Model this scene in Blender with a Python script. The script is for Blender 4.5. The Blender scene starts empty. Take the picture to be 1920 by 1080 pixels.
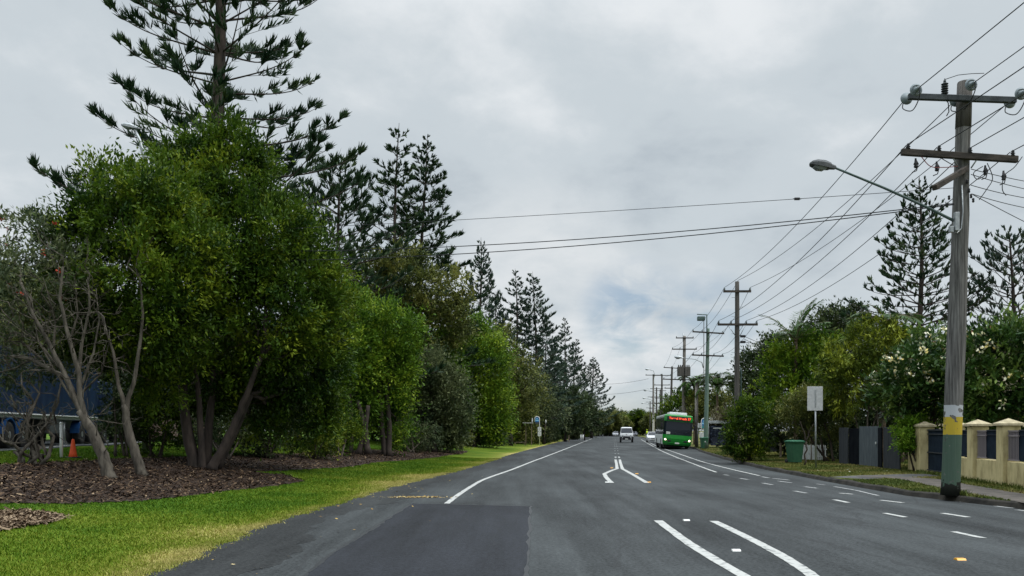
import bpy, bmesh, math, random
import numpy as np
from mathutils import Vector, Matrix

sc = bpy.context.scene
COL = sc.collection

# ------------------------------------------------------------------ camera
F, CX, HY, CH = 1600.0, 960.0, 808.0, 1.6        # focal length / principal column / horizon row (in 1920 px units), eye height
cam_d = bpy.data.cameras.new('camera')
cam_d.sensor_width = 36.0
cam_d.lens = F / 1920.0 * 36.0
cam_d.shift_y = (HY - 540.0) / 1920.0
cam_d.clip_start, cam_d.clip_end = 0.1, 6000.0
cam = bpy.data.objects.new('camera', cam_d)
cam.location = (0, 0, CH)
cam.rotation_euler = (math.radians(90), 0, 0)
COL.objects.link(cam)
sc.camera = cam

# ------------------------------------------------------------------ sun + sky
SUN_DIR = Vector((0.62, -0.28, 0.95)).normalized()
sun_el = math.asin(SUN_DIR.z)
sun_rot = math.atan2(SUN_DIR.x, SUN_DIR.y)
sun_d = bpy.data.lights.new('sun', 'SUN')
sun_d.energy = 1.5
sun_d.angle = math.radians(18)
sun_d.color = (1.0, 0.965, 0.91)
sun = bpy.data.objects.new('sun', sun_d)
sun.rotation_euler = SUN_DIR.to_track_quat('Z', 'Y').to_euler()
sun.location = (20, -20, 40)
COL.objects.link(sun)

world = bpy.data.worlds.new('World')
sc.world = world
world.use_nodes = True


def build_world():
    nt = world.node_tree
    N, L = nt.nodes, nt.links
    N.clear()
    out = N.new('ShaderNodeOutputWorld')
    bg = N.new('ShaderNodeBackground')
    bg.inputs['Strength'].default_value = 0.1
    sky = N.new('ShaderNodeTexSky')
    sky.sky_type = 'NISHITA'
    sky.sun_disc = False
    sky.sun_elevation = sun_el
    sky.sun_rotation = sun_rot
    tc = N.new('ShaderNodeTexCoord')
    sep = N.new('ShaderNodeSeparateXYZ')
    L.new(tc.outputs['Generated'], sep.inputs[0])

    def M(op, a, b=None, c=None, clamp=False):
        n = N.new('ShaderNodeMath')
        n.operation = op
        n.use_clamp = clamp
        for i, v in enumerate((a, b, c)):
            if v is None:
                continue
            if isinstance(v, (int, float)):
                n.inputs[i].default_value = v
            else:
                L.new(v, n.inputs[i])
        return n.outputs[0]

    z = M('MAXIMUM', sep.outputs[2], 0.0)
    den = M('ADD', z, 0.38)
    cmb = N.new('ShaderNodeCombineXYZ')
    L.new(M('DIVIDE', sep.outputs[0], den), cmb.inputs[0])
    L.new(M('DIVIDE', sep.outputs[1], den), cmb.inputs[1])
    cmb.inputs[2].default_value = 1.7

    def noise(scale, detail, rough, dist=0.0, off=(0, 0, 0)):
        mp = N.new('ShaderNodeMapping')
        mp.inputs['Location'].default_value = off
        L.new(cmb.outputs[0], mp.inputs[0])
        n = N.new('ShaderNodeTexNoise')
        n.inputs['Scale'].default_value = scale
        n.inputs['Detail'].default_value = detail
        n.inputs['Roughness'].default_value = rough
        n.inputs['Distortion'].default_value = dist
        L.new(mp.outputs[0], n.inputs['Vector'])
        return n.outputs['Fac']

    n1 = noise(1.7, 8, 0.55, 0.25, (3.1, 0.4, 0))
    n2 = noise(4.6, 7, 0.58, 0.2, (0.3, 5.2, 0))
    tot = M('ADD', M('MULTIPLY', n1, 0.65), M('MULTIPLY', n2, 0.35))
    ramp = N.new('ShaderNodeValToRGB')
    ramp.color_ramp.interpolation = 'EASE'
    e = ramp.color_ramp.elements
    e[0].position, e[0].color = 0.33, (3.95, 4.5, 5.0, 1)
    e[1].position, e[1].color = 0.68, (7.2, 7.5, 7.75, 1)
    m = e.new(0.5)
    m.color = (5.25, 5.80, 6.2, 1)
    L.new(tot, ramp.inputs[0])
    # the overcast sky grows brighter from the visible band towards the zenith
    mr = N.new('ShaderNodeMapRange')
    mr.interpolation_type = 'SMOOTHSTEP'
    mr.inputs['From Min'].default_value = 0.42
    mr.inputs['From Max'].default_value = 0.95
    mr.inputs['To Min'].default_value = 1.0
    mr.inputs['To Max'].default_value = 4.3
    L.new(z, mr.inputs['Value'])
    cl = N.new('ShaderNodeVectorMath')
    cl.operation = 'SCALE'
    L.new(ramp.outputs[0], cl.inputs[0])
    L.new(mr.outputs[0], cl.inputs['Scale'])

    # cloud gaps low over the end of the road, where the blue sky shows
    def blob(px, py, c0, c1):
        d = Vector(((px - CX) / F, 1, (HY - py) / F)).normalized()
        dp = N.new('ShaderNodeVectorMath')
        dp.operation = 'DOT_PRODUCT'
        nm = N.new('ShaderNodeVectorMath')
        nm.operation = 'NORMALIZE'
        L.new(tc.outputs['Generated'], nm.inputs[0])
        L.new(nm.outputs[0], dp.inputs[0])
        dp.inputs[1].default_value = d
        r = N.new('ShaderNodeMapRange')
        r.interpolation_type = 'SMOOTHSTEP'
        r.inputs['From Min'].default_value = c0
        r.inputs['From Max'].default_value = c1
        L.new(dp.outputs['Value'], r.inputs['Value'])
        return r.outputs[0]

    n3 = noise(6.5, 7, 0.6, 0.4, (1.3, 2.2, 0))
    g = M('MAXIMUM', blob(1190, 590, math.cos(0.075), math.cos(0.012)), M('MULTIPLY', blob(1330, 632, math.cos(0.085), math.cos(0.02)), 0.7))
    gap = M('MULTIPLY', g, M('MULTIPLY_ADD', n3, 4.6, -1.75, True), None, True)
    low = N.new('ShaderNodeMapRange')           # thin bluish air near the horizon
    low.interpolation_type = 'SMOOTHSTEP'
    low.inputs['From Min'].default_value = 0.075
    low.inputs['From Max'].default_value = 0.0
    low.inputs['To Min'].default_value = 0.0
    low.inputs['To Max'].default_value = 0.5
    L.new(z, low.inputs['Value'])
    fac = M('MAXIMUM', M('MULTIPLY', gap, 0.65), low.outputs[0])
    skyb = N.new('ShaderNodeVectorMath')
    skyb.operation = 'MULTIPLY'
    L.new(sky.outputs[0], skyb.inputs[0])
    skyb.inputs[1].default_value = (0.80, 0.88, 0.95)
    # white heaped cloud under the gap
    cu = M('MULTIPLY', M('MAXIMUM', blob(1130, 655, math.cos(0.10), math.cos(0.02)), M('MULTIPLY', blob(1010, 560, math.cos(0.16), math.cos(0.02)), 0.6)), M('MULTIPLY_ADD', n2, 3.4, -1.05, True), None, True)
    mixc = N.new('ShaderNodeMix')
    mixc.data_type = 'RGBA'
    L.new(M('MULTIPLY', cu, 0.8), mixc.inputs['Factor'])
    L.new(cl.outputs[0], mixc.inputs['A'])
    mixc.inputs['B'].default_value = (7.9, 8.0, 8.05, 1)
    mix = N.new('ShaderNodeMix')
    mix.data_type = 'RGBA'
    L.new(fac, mix.inputs['Factor'])
    L.new(mixc.outputs['Result'], mix.inputs['A'])
    L.new(skyb.outputs[0], mix.inputs['B'])
    L.new(mix.outputs['Result'], bg.inputs['Color'])
    L.new(bg.outputs[0], out.inputs[0])


build_world()
sc.view_settings.view_transform = 'Standard'
sc.view_settings.look = 'None'
sc.view_settings.exposure = 0.15
sc.view_settings.gamma = 1.0
sc.render.engine = 'CYCLES'
try:
    sc.cycles.max_bounces = 6
    sc.cycles.diffuse_bounces = 5
    sc.cycles.transmission_bounces = 4
    sc.cycles.transparent_max_bounces = 6
except Exception:
    pass


# ------------------------------------------------------------------ picture column/row to place
def at(px, py, Y):
    return Vector(((px - CX) / F * Y, Y, CH + (HY - py) / F * Y))


def flat(px, py, z=0.0):
    Y = F * (CH - z) / (py - HY)
    return ((px - CX) / F * Y, Y)


LEFT = [(-60, -6.0), (0, -4.6)] + [(lambda p: (p[1], p[0]))(flat(*q)) for q in
        [(150, 1120), (270, 1077), (380, 1030), (470, 990), (560, 962), (640, 940), (720, 915), (850, 884), (980, 846), (1070, 823)]]
LEFT = [(-60, -4.3), (0, -4.2)] + [v for v in LEFT[2:] if v[0] > 8.8] + [(330, 30.8), (420, 41)]
RIGHT = [(-60, 22), (0, 15.5), (10, 11.8), (15, 10.7), (17.4, 10.42), (21.0, 9.72), (26.4, 9.9), (35.6, 10.45), (48, 11.9), (64, 14.2), (74, 15.95), (120, 21.4), (170, 27.0), (330, 46.0), (420, 56)]
LY, LX = np.array([v[0] for v in LEFT]), np.array([v[1] for v in LEFT])
RY, RX = np.array([v[0] for v in RIGHT]), np.array([v[1] for v in RIGHT])


def xl(y): return np.interp(y, LY, LX) + 0.05 * np.sin(np.asarray(y) * 3.1) + 0.035 * np.sin(np.asarray(y) * 7.7 + 1)
def xr(y): return np.interp(y, RY, RX)


def sstep(a, b, v):
    t = np.clip((v - a) / (b - a), 0, 1)
    return t * t * (3 - 2 * t)


VERGE = 0.13


def H(x, y):
    """height of the ground"""
    x, y = np.asarray(x, float), np.asarray(y, float)
    d = xl(y) - x
    amp = 0.96 * (1 - 0.55 * sstep(55, 120, y))
    h = amp * sstep(0.6, 12.2, d)
    h = h + 0.03 * np.sin(x * 0.9 + 1.3) * np.sin(y * 0.7) * sstep(1, 4, d)
    return np.where(d > 0, h, np.where(x > xr(y), VERGE, -0.03))


def gnd(px, py):
    """where the sight line through a column/row meets the ground"""
    dx, dz = (px - CX) / F, (HY - py) / F
    Y = np.arange(4, 400, 0.02)
    hit = np.nonzero(CH + dz * Y <= np.maximum(H(dx * Y, Y), 0))[0]
    y = Y[hit[0]] if len(hit) else 300.0
    return Vector((dx * y, y, float(max(H(dx * y, y), 0))))


def on(px, Y):
    x = (px - CX) / F * Y
    return Vector((x, Y, float(max(H(x, Y), 0))))


# ------------------------------------------------------------------ materials
MATS = {}


def mat(name, c1, c2=None, scale=4.0, rough=0.7, spec=0.3, metal=0.0, bump=0.0, bscale=None, detail=5, stretch=(1, 1, 1), lo=0.35, hi=0.65, coord='Object', emit=None, estr=0.0):
    m = bpy.data.materials.new(name)
    m.use_nodes = True
    nt = m.node_tree
    N, L = nt.nodes, nt.links
    b = N['Principled BSDF']
    b.inputs['Roughness'].default_value = rough
    b.inputs['Specular IOR Level'].default_value = spec
    b.inputs['Metallic'].default_value = metal
    b.inputs['Base Color'].default_value = (*c1, 1)
    if c2 is not None or bump:
        tc = N.new('ShaderNodeTexCoord')
        mp = N.new('ShaderNodeMapping')
        mp.inputs['Scale'].default_value = stretch
        L.new(tc.outputs[coord], mp.inputs[0])
        n = N.new('ShaderNodeTexNoise')
        n.inputs['Scale'].default_value = scale
        n.inputs['Detail'].default_value = detail
        n.inputs['Roughness'].default_value = 0.6
        L.new(mp.outputs[0], n.inputs['Vector'])
        if c2 is not None:
            r = N.new('ShaderNodeValToRGB')
            r.color_ramp.elements[0].position, r.color_ramp.elements[0].color = lo, (*c1, 1)
            r.color_ramp.elements[1].position, r.color_ramp.elements[1].color = hi, (*c2, 1)
            L.new(n.outputs['Fac'], r.inputs[0])
            L.new(r.outputs[0], b.inputs['Base Color'])
        if bump:
            n2 = N.new('ShaderNodeTexNoise')
            n2.inputs['Scale'].default_value = bscale or scale * 4
            n2.inputs['Detail'].default_value = 4
            L.new(mp.outputs[0], n2.inputs['Vector'])
            bp = N.new('ShaderNodeBump')
            bp.inputs['Strength'].default_value = bump
            bp.inputs['Distance'].default_value = 0.02
            L.new(n2.outputs['Fac'], bp.inputs['Height'])
            L.new(bp.outputs[0], b.inputs['Normal'])
    if emit:
        b.inputs['Emission Color'].default_value = (*emit, 1)
        b.inputs['Emission Strength'].default_value = estr
    MATS[name] = m
    return m


def leafmat(name, dark, mid, light, nscale=0.6, rough=0.5, trans=0.25, spec=0.25):
    """foliage: slow colour drift through the crown plus a shade of its own for every leaf"""
    m = bpy.data.materials.new(name)
    m.use_nodes = True
    nt = m.node_tree
    N, L = nt.nodes, nt.links
    b = N['Principled BSDF']
    out = N['Material Output']
    tc = N.new('ShaderNodeTexCoord')
    n = N.new('ShaderNodeTexNoise')
    n.inputs['Scale'].default_value = nscale
    n.inputs['Detail'].default_value = 4
    L.new(tc.outputs['Object'], n.inputs['Vector'])
    g = N.new('ShaderNodeNewGeometry')
    a = N.new('ShaderNodeMath')
    a.operation = 'MULTIPLY_ADD'
    L.new(g.outputs['Random Per Island'], a.inputs[0])
    a.inputs[1].default_value = 0.22
    tn = N.new('ShaderNodeAttribute')
    tn.attribute_name = 'tone'
    t2 = N.new('ShaderNodeMath')
    t2.operation = 'MULTIPLY_ADD'
    L.new(tn.outputs['Fac'], t2.inputs[0])
    t2.inputs[1].default_value = 0.62
    t2.inputs[2].default_value = -0.22
    s = N.new('ShaderNodeMath')
    s.operation = 'MULTIPLY_ADD'
    L.new(n.outputs['Fac'], s.inputs[0])
    s.inputs[1].default_value = 1.3
    s.inputs[2].default_value = -0.37
    u2 = N.new('ShaderNodeMath')
    u2.operation = 'ADD'
    L.new(s.outputs[0], u2.inputs[0])
    L.new(t2.outputs[0], u2.inputs[1])
    L.new(u2.outputs[0], a.inputs[2])
    r = N.new('ShaderNodeValToRGB')
    r.color_ramp.elements[0].position, r.color_ramp.elements[0].color = 0.15, (*dark, 1)
    r.color_ramp.elements[1].position, r.color_ramp.elements[1].color = 0.95, (*light, 1)
    e = r.color_ramp.elements.new(0.55)
    e.color = (*mid, 1)
    L.new(a.outputs[0], r.inputs[0])
    L.new(r.outputs[0], b.inputs['Base Color'])
    b.inputs['Roughness'].default_value = rough
    b.inputs['Specular IOR Level'].default_value = spec * 0.5
    t = N.new('ShaderNodeBsdfTranslucent')
    L.new(r.outputs[0], t.inputs['Color'])
    mx = N.new('ShaderNodeMixShader')
    mx.inputs[0].default_value = trans
    L.new(b.outputs[0], mx.inputs[1])
    L.new(t.outputs[0], mx.inputs[2])
    L.new(mx.outputs[0], out.inputs[0])
    MATS[name] = m
    return m


def attrmat(name, cols, attr='dry', nscale=8.0, rough=0.85, spec=0.1, island=0.0, bump=0.0):
    """two-step colour ramp driven by a stored attribute plus fine noise"""
    m = bpy.data.materials.new(name)
    m.use_nodes = True
    nt = m.node_tree
    N, L = nt.nodes, nt.links
    b = N['Principled BSDF']
    b.inputs['Roughness'].default_value = rough
    b.inputs['Specular IOR Level'].default_value = spec
    at_ = N.new('ShaderNodeAttribute')
    at_.attribute_name = attr
    tc = N.new('ShaderNodeTexCoord')
    n = N.new('ShaderNodeTexNoise')
    n.inputs['Scale'].default_value = nscale
    n.inputs['Detail'].default_value = 6
    L.new(tc.outputs['Object'], n.inputs['Vector'])
    s = N.new('ShaderNodeMath')
    s.operation = 'MULTIPLY_ADD'
    L.new(n.outputs['Fac'], s.inputs[0])
    s.inputs[1].default_value = 0.5
    s.inputs[2].default_value = -0.25
    a = N.new('ShaderNodeMath')
    a.operation = 'ADD'
    L.new(at_.outputs['Fac'], a.inputs[0])
    L.new(s.outputs[0], a.inputs[1])
    fac = a.outputs[0]
    if island:
        g = N.new('ShaderNodeNewGeometry')
        i = N.new('ShaderNodeMath')
        i.operation = 'MULTIPLY_ADD'
        L.new(g.outputs['Random Per Island'], i.inputs[0])
        i.inputs[1].default_value = island
        L.new(fac, i.inputs[2])
        j = N.new('ShaderNodeMath')
        j.operation = 'SUBTRACT'
        L.new(i.outputs[0], j.inputs[0])
        j.inputs[1].default_value = island / 2
        fac = j.outputs[0]
    r = N.new('ShaderNodeValToRGB')
    els = r.color_ramp.elements
    els[0].position, els[0].color = 0.0, (*cols[0], 1)
    els[1].position, els[1].color = 1.0, (*cols[-1], 1)
    for k in range(1, len(cols) - 1):
        e = els.new(k / (len(cols) - 1))
        e.color = (*cols[k], 1)
    L.new(fac, r.inputs[0])
    L.new(r.outputs[0], b.inputs['Base Color'])
    if bump:
        n2 = N.new('ShaderNodeTexNoise')
        n2.inputs['Scale'].default_value = nscale * 5
        L.new(tc.outputs['Object'], n2.inputs['Vector'])
        bp = N.new('ShaderNodeBump')
        bp.inputs['Strength'].default_value = bump
        bp.inputs['Distance'].default_value = 0.03
        L.new(n2.outputs['Fac'], bp.inputs['Height'])
        L.new(bp.outputs[0], b.inputs['Normal'])
    MATS[name] = m
    return m


def islandmat(name, stops, rough=0.85, spec=0.1):
    m = bpy.data.materials.new(name)
    m.use_nodes = True
    N, L = m.node_tree.nodes, m.node_tree.links
    b = N['Principled BSDF']
    b.inputs['Roughness'].default_value = rough
    b.inputs['Specular IOR Level'].default_value = spec
    g = N.new('ShaderNodeNewGeometry')
    r = N.new('ShaderNodeValToRGB')
    els = r.color_ramp.elements
    els[0].position, els[0].color = stops[0][0], (*stops[0][1], 1)
    els[1].position, els[1].color = stops[-1][0], (*stops[-1][1], 1)
    for p, c in stops[1:-1]:
        els.new(p).color = (*c, 1)
    L.new(g.outputs['Random Per Island'], r.inputs[0])
    L.new(r.outputs[0], b.inputs['Base Color'])
    MATS[name] = m
    return m


def asphalt(name, c1, c2, crack=0.5):
    """worn bitumen: aggregate speckle, slow patches, long wheel-path tone and hairline cracks"""
    m = bpy.data.materials.new(name)
    m.use_nodes = True
    N, L = m.node_tree.nodes, m.node_tree.links
    b = N['Principled BSDF']
    b.inputs['Roughness'].default_value = 0.75
    b.inputs['Specular IOR Level'].default_value = 0.22
    tc = N.new('ShaderNodeTexCoord')

    def noise(scale, detail, stretch=(1, 1, 1)):
        mp = N.new('ShaderNodeMapping')
        mp.inputs['Scale'].default_value = stretch
        L.new(tc.outputs['Object'], mp.inputs[0])
        n = N.new('ShaderNodeTexNoise')
        n.inputs['Scale'].default_value = scale
        n.inputs['Detail'].default_value = detail
        n.inputs['Roughness'].default_value = 0.65
        L.new(mp.outputs[0], n.inputs['Vector'])
        return n.outputs['Fac']

    def M(op, a, b_, c=None):
        n = N.new('ShaderNodeMath')
        n.operation = op
        for i, v in enumerate((a, b_, c)):
            if v is None:
                continue
            if isinstance(v, (int, float)):
                n.inputs[i].default_value = v
            else:
                L.new(v, n.inputs[i])
        return n.outputs[0]

    big = noise(0.35, 5, (1, 0.35, 1))
    fine = noise(22, 3)
    mid = noise(1.5, 5, (1, 0.05, 1))
    f = M('ADD', M('ADD', M('MULTIPLY', big, 0.40), M('MULTIPLY', fine, 0.42)), M('MULTIPLY', mid, 0.32))
    r = N.new('ShaderNodeValToRGB')
    r.color_ramp.elements[0].position, r.color_ramp.elements[0].color = 0.46, (*c1, 1)
    r.color_ramp.elements[1].position, r.color_ramp.elements[1].color = 0.70, (*c2, 1)
    L.new(f, r.inputs[0])
    # cracks
    mp = N.new('ShaderNodeMapping')
    mp.inputs['Scale'].default_value = (1, 0.45, 1)
    L.new(tc.outputs['Object'], mp.inputs[0])
    wn = N.new('ShaderNodeTexNoise')
    wn.inputs['Scale'].default_value = 0.9
    wn.inputs['Detail'].default_value = 4
    L.new(mp.outputs[0], wn.inputs['Vector'])
    mixv = N.new('ShaderNodeVectorMath')
    mixv.operation = 'ADD'
    L.new(mp.outputs[0], mixv.inputs[0])
    L.new(wn.outputs['Color'], mixv.inputs[1])
    v = N.new('ShaderNodeTexVoronoi')
    v.feature = 'DISTANCE_TO_EDGE'
    v.inputs['Scale'].default_value = 0.42
    L.new(mixv.outputs[0], v.inputs['Vector'])
    lt = M('LESS_THAN', v.outputs['Distance'], 0.010)
    gate = M('GREATER_THAN', noise(0.25, 2), 0.49)
    k = M('MULTIPLY', M('MULTIPLY', lt, gate), crack)
    mx = N.new('ShaderNodeMix')
    mx.data_type = 'RGBA'
    L.new(k, mx.inputs['Factor'])
    L.new(r.outputs[0], mx.inputs['A'])
    mx.inputs['B'].default_value = (0.02, 0.021, 0.022, 1)
    L.new(mx.outputs['Result'], b.inputs['Base Color'])
    bp = N.new('ShaderNodeBump')
    bp.inputs['Strength'].default_value = 0.5
    bp.inputs['Distance'].default_value = 0.01
    L.new(noise(60, 3), bp.inputs['Height'])
    L.new(bp.outputs[0], b.inputs['Normal'])
    MATS[name] = m
    return m


asphalt('asphalt', (0.006, 0.007, 0.0075), (0.064, 0.071, 0.073))
asphalt('asphalt_old', (0.004, 0.0045, 0.005), (0.044, 0.047, 0.047))
asphalt('asphalt_patch', (0.003, 0.0035, 0.005), (0.027, 0.030, 0.038), 0.25)
mat('paint_white', (0.42, 0.42, 0.40), (0.11, 0.115, 0.115), 8, 0.75, lo=0.52, hi=0.68, detail=10)
mat('paint_worn', (0.36, 0.36, 0.35), (0.09, 0.10, 0.105), 14, 0.6, lo=0.45, hi=0.62)
mat('reflector_amber', (0.75, 0.36, 0.03), rough=0.3)
mat('reflector_white', (0.75, 0.75, 0.72), rough=0.3)
mat('kerb_concrete', (0.010, 0.009, 0.0075), (0.055, 0.048, 0.038), 2.5, 0.9, bump=0.4, lo=0.35, hi=0.75)  # very dark brown-grey mottle over the whole kerb
mat('path_gravel', (0.048, 0.042, 0.036), (0.11, 0.095, 0.082), 3.0, 0.9, bump=0.3, bscale=60)
mat('driveway_concrete', (0.042, 0.041, 0.040), (0.095, 0.092, 0.088), 3.0, 0.9, bump=0.3, bscale=50)
GC = [(0.045, 0.10, 0.006), (0.094, 0.145, 0.010), (0.17, 0.19, 0.028), (0.34, 0.29, 0.10)]
attrmat('turf', GC, nscale=5, bump=0.5)
attrmat('grass_blade', [(0.048, 0.115, 0.006), (0.108, 0.168, 0.010), (0.20, 0.228, 0.03), (0.40, 0.35, 0.12)], nscale=3, island=0.5, rough=0.6)
VC = [(0.040, 0.055, 0.012), (0.075, 0.085, 0.018), (0.12, 0.11, 0.036), (0.19, 0.15, 0.07)]
attrmat('verge_turf', VC, nscale=4, bump=0.5)
attrmat('verge_blade', [(0.05, 0.075, 0.015), (0.10, 0.12, 0.025), (0.18, 0.165, 0.05), (0.26, 0.21, 0.09)], nscale=3, island=0.5, rough=0.6)
mat('mulch', (0.018, 0.012, 0.009), (0.055, 0.035, 0.024), 14, 0.95, bump=0.8, bscale=40)
islandmat('mulch_chip', [(0, (0.010, 0.007, 0.005)), (0.5, (0.036, 0.022, 0.015)), (0.82, (0.085, 0.054, 0.034)), (0.95, (0.17, 0.115, 0.07)), (1, (0.30, 0.22, 0.14))])
islandmat('mulch_chip_pale', [(0, (0.04, 0.025, 0.016)), (0.5, (0.12, 0.082, 0.052)), (1, (0.32, 0.24, 0.16))])
islandmat('leaf_litter', [(0, (0.30, 0.17, 0.05)), (0.6, (0.42, 0.30, 0.10)), (1, (0.55, 0.45, 0.25))])
islandmat('petal_litter', [(0, (0.55, 0.52, 0.40)), (1, (0.75, 0.73, 0.65))])
mat('bark', (0.022, 0.017, 0.013), (0.075, 0.06, 0.046), 5, 0.95, bump=0.8, bscale=14, stretch=(1, 1, 0.25))
mat('bark_pale', (0.026, 0.022, 0.017), (0.120, 0.105, 0.084), 7, 0.95, bump=1.0, bscale=18, stretch=(1, 1, 0.25))
mat('bark_dark', (0.022, 0.018, 0.016), (0.065, 0.05, 0.042), 5, 0.95, bump=0.6, bscale=14, stretch=(1, 1, 0.3))
mat('bark_palm', (0.12, 0.085, 0.06), (0.24, 0.18, 0.13), 5, 0.9, bump=0.6, stretch=(1, 1, 4))
leafmat('leaf_deep', (0.014, 0.038, 0.006), (0.066, 0.120, 0.010), (0.215, 0.265, 0.020), trans=0.3)
leafmat('leaf_fresh', (0.024, 0.066, 0.008), (0.112, 0.205, 0.017), (0.32, 0.40, 0.035), trans=0.3)
leafmat('leaf_olive', (0.034, 0.052, 0.014), (0.125, 0.145, 0.036), (0.28, 0.27, 0.07))
leafmat('leaf_grey', (0.032, 0.052, 0.024), (0.095, 0.120, 0.054), (0.19, 0.215, 0.095))
leafmat('leaf_dark', (0.018, 0.033, 0.014), (0.054, 0.080, 0.032), (0.125, 0.15, 0.056))
leafmat('leaf_gold', (0.032, 0.058, 0.008), (0.110, 0.150, 0.016), (0.33, 0.36, 0.035))
leafmat('leaf_gloss', (0.012, 0.038, 0.010), (0.050, 0.105, 0.020), (0.18, 0.25, 0.05), rough=0.42, spec=0.4)
leafmat('leaf_bright', (0.05, 0.12, 0.012), (0.14, 0.27, 0.02), (0.30, 0.42, 0.05))
leafmat('leaf_palm', (0.025, 0.055, 0.016), (0.055, 0.11, 0.026), (0.13, 0.20, 0.06), rough=0.4)
leafmat('leaf_tan', (0.10, 0.095, 0.05), (0.25, 0.22, 0.13), (0.48, 0.43, 0.30))
leafmat('needle', (0.010, 0.028, 0.014), (0.028, 0.058, 0.026), (0.075, 0.11, 0.042), nscale=0.5, trans=0.12)
leafmat('needle_blue', (0.020, 0.040, 0.032), (0.046, 0.076, 0.054), (0.10, 0.135, 0.08), nscale=0.5, trans=0.15)
islandmat('frangipani_flower', [(0, (0.80, 0.62, 0.16)), (0.35, (0.82, 0.78, 0.50)), (1, (0.86, 0.84, 0.74))], 0.6)
islandmat('red_flower', [(0, (0.28, 0.03, 0.02)), (1, (0.45, 0.09, 0.05))], 0.7)
mat('steel_galv', (0.28, 0.30, 0.31), (0.40, 0.42, 0.43), 12, 0.45, 0.5, 0.7)
mat('steel_dark', (0.045, 0.05, 0.052), (0.09, 0.095, 0.10), 8, 0.6, 0.3)
mat('steel_green', (0.05, 0.085, 0.08), (0.09, 0.13, 0.12), 6, 0.5)
mat('glass_dark', (0.010, 0.014, 0.020), rough=0.12, spec=0.3)
mat('glass_lamp', (0.20, 0.22, 0.23), rough=0.2, spec=0.5)
mat('ceramic', (0.12, 0.15, 0.165), (0.20, 0.235, 0.25), 8, 0.3, 0.5)
mat('arm_wood', (0.020, 0.018, 0.016), (0.075, 0.062, 0.052), 6, 0.9, bump=0.4, stretch=(0.3, 1, 1))
mat('wire', (0.018, 0.02, 0.022), rough=0.6)
mat('wire_red', (0.20, 0.05, 0.05), rough=0.6)
mat('black_plastic', (0.018, 0.018, 0.020), rough=0.5)
mat('rubber', (0.018, 0.018, 0.018), (0.03, 0.03, 0.03), 20, 0.85)
mat('white_car', (0.66, 0.67, 0.68), rough=0.25, spec=0.5)
mat('silver_car', (0.42, 0.43, 0.46), rough=0.25, spec=0.5, metal=0.3)
mat('navy_car', (0.03, 0.035, 0.055), rough=0.25, spec=0.5)
mat('bus_green', (0.010, 0.21, 0.022), rough=0.3, spec=0.5)
mat('bus_white', (0.62, 0.65, 0.64), rough=0.3, spec=0.5)
mat('headlight_on', (0.9, 0.85, 0.75), rough=0.2, emit=(1.0, 0.80, 0.55), estr=3.2)
mat('headlight_off', (0.55, 0.57, 0.58), rough=0.15, spec=0.7)
mat('led_text', (0.05, 0.01, 0.005), emit=(1.0, 0.10, 0.035), estr=1.5)
mat('plate', (0.62, 0.62, 0.58), rough=0.5)
mat('orange_light', (0.6, 0.2, 0.03), rough=0.3)
mat('yellow_vest', (0.62, 0.80, 0.03), rough=0.6)
mat('skin', (0.35, 0.20, 0.13), rough=0.6)
mat('cloth_navy', (0.02, 0.025, 0.045), rough=0.9)
mat('curtain_blue', (0.008, 0.018, 0.052), (0.014, 0.036, 0.095), 1.2, 0.45, 0.4, stretch=(3, 1, 0.3), bump=0.3, bscale=6)
mat('guard_blue', (0.012, 0.055, 0.17), rough=0.4)
mat('render_cream', (0.26, 0.21, 0.10), (0.54, 0.46, 0.25), 3.2, 0.95, 0.1, bump=0.5, bscale=60, detail=9, stretch=(1, 1, 0.45), lo=0.28, hi=0.56)
mat('cap_cream', (0.30, 0.255, 0.16), (0.50, 0.43, 0.28), 6, 0.9, bump=0.2)
mat('screen_navy', (0.008, 0.014, 0.024), (0.016, 0.026, 0.040), 3, 0.9, 0.08)
mat('rail_mauve', (0.24, 0.21, 0.22), rough=0.5)
mat('panel_grey', (0.055, 0.070, 0.082), (0.095, 0.112, 0.125), 3, 0.8, stretch=(6, 6, 0.6))
mat('panel_dark', (0.026, 0.030, 0.036), (0.045, 0.050, 0.057), 3, 0.8, stretch=(6, 6, 0.6))
mat('panel_black', (0.005, 0.006, 0.009), (0.009, 0.011, 0.014), 3, 0.9, 0.05)
mat('bin_green', (0.022, 0.080, 0.045), (0.035, 0.105, 0.060), 5, 0.5)
mat('bin_lid', (0.020, 0.105, 0.055), rough=0.45)
mat('picket_white', (0.60, 0.62, 0.62), (0.45, 0.47, 0.47), 8, 0.7)
mat('sign_back', (0.42, 0.43, 0.44), (0.52, 0.53, 0.54), 10, 0.5, 0.5, 0.35)
mat('sign_blue', (0.03, 0.16, 0.42), rough=0.4)
mat('sign_pale_blue', (0.25, 0.55, 0.75), rough=0.4)
mat('sign_white', (0.70, 0.71, 0.70), rough=0.45)
mat('sign_teal', (0.03, 0.25, 0.28), rough=0.4)
mat('ink', (0.05, 0.06, 0.07), rough=0.6)
mat('timber_post', (0.16, 0.12, 0.085), (0.26, 0.21, 0.16), 7, 0.9, stretch=(1, 1, 0.2))
mat('poster', (0.012, 0.016, 0.03), (0.11, 0.13, 0.19), 5, 0.2, 0.5, lo=0.5, hi=0.7)
mat('red_panel', (0.22, 0.025, 0.025), rough=0.5)
mat('house_cream', (0.55, 0.47, 0.34), (0.47, 0.40, 0.29), 2, 0.9)
mat('roof_tile', (0.30, 0.10, 0.06), (0.20, 0.07, 0.045), 4, 0.85, bump=0.5)
mat('roof_brown', (0.12, 0.09, 0.07), (0.18, 0.14, 0.11), 4, 0.85, bump=0.5)
mat('roof_metal', (0.45, 0.47, 0.48), rough=0.4, metal=0.3)
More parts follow.
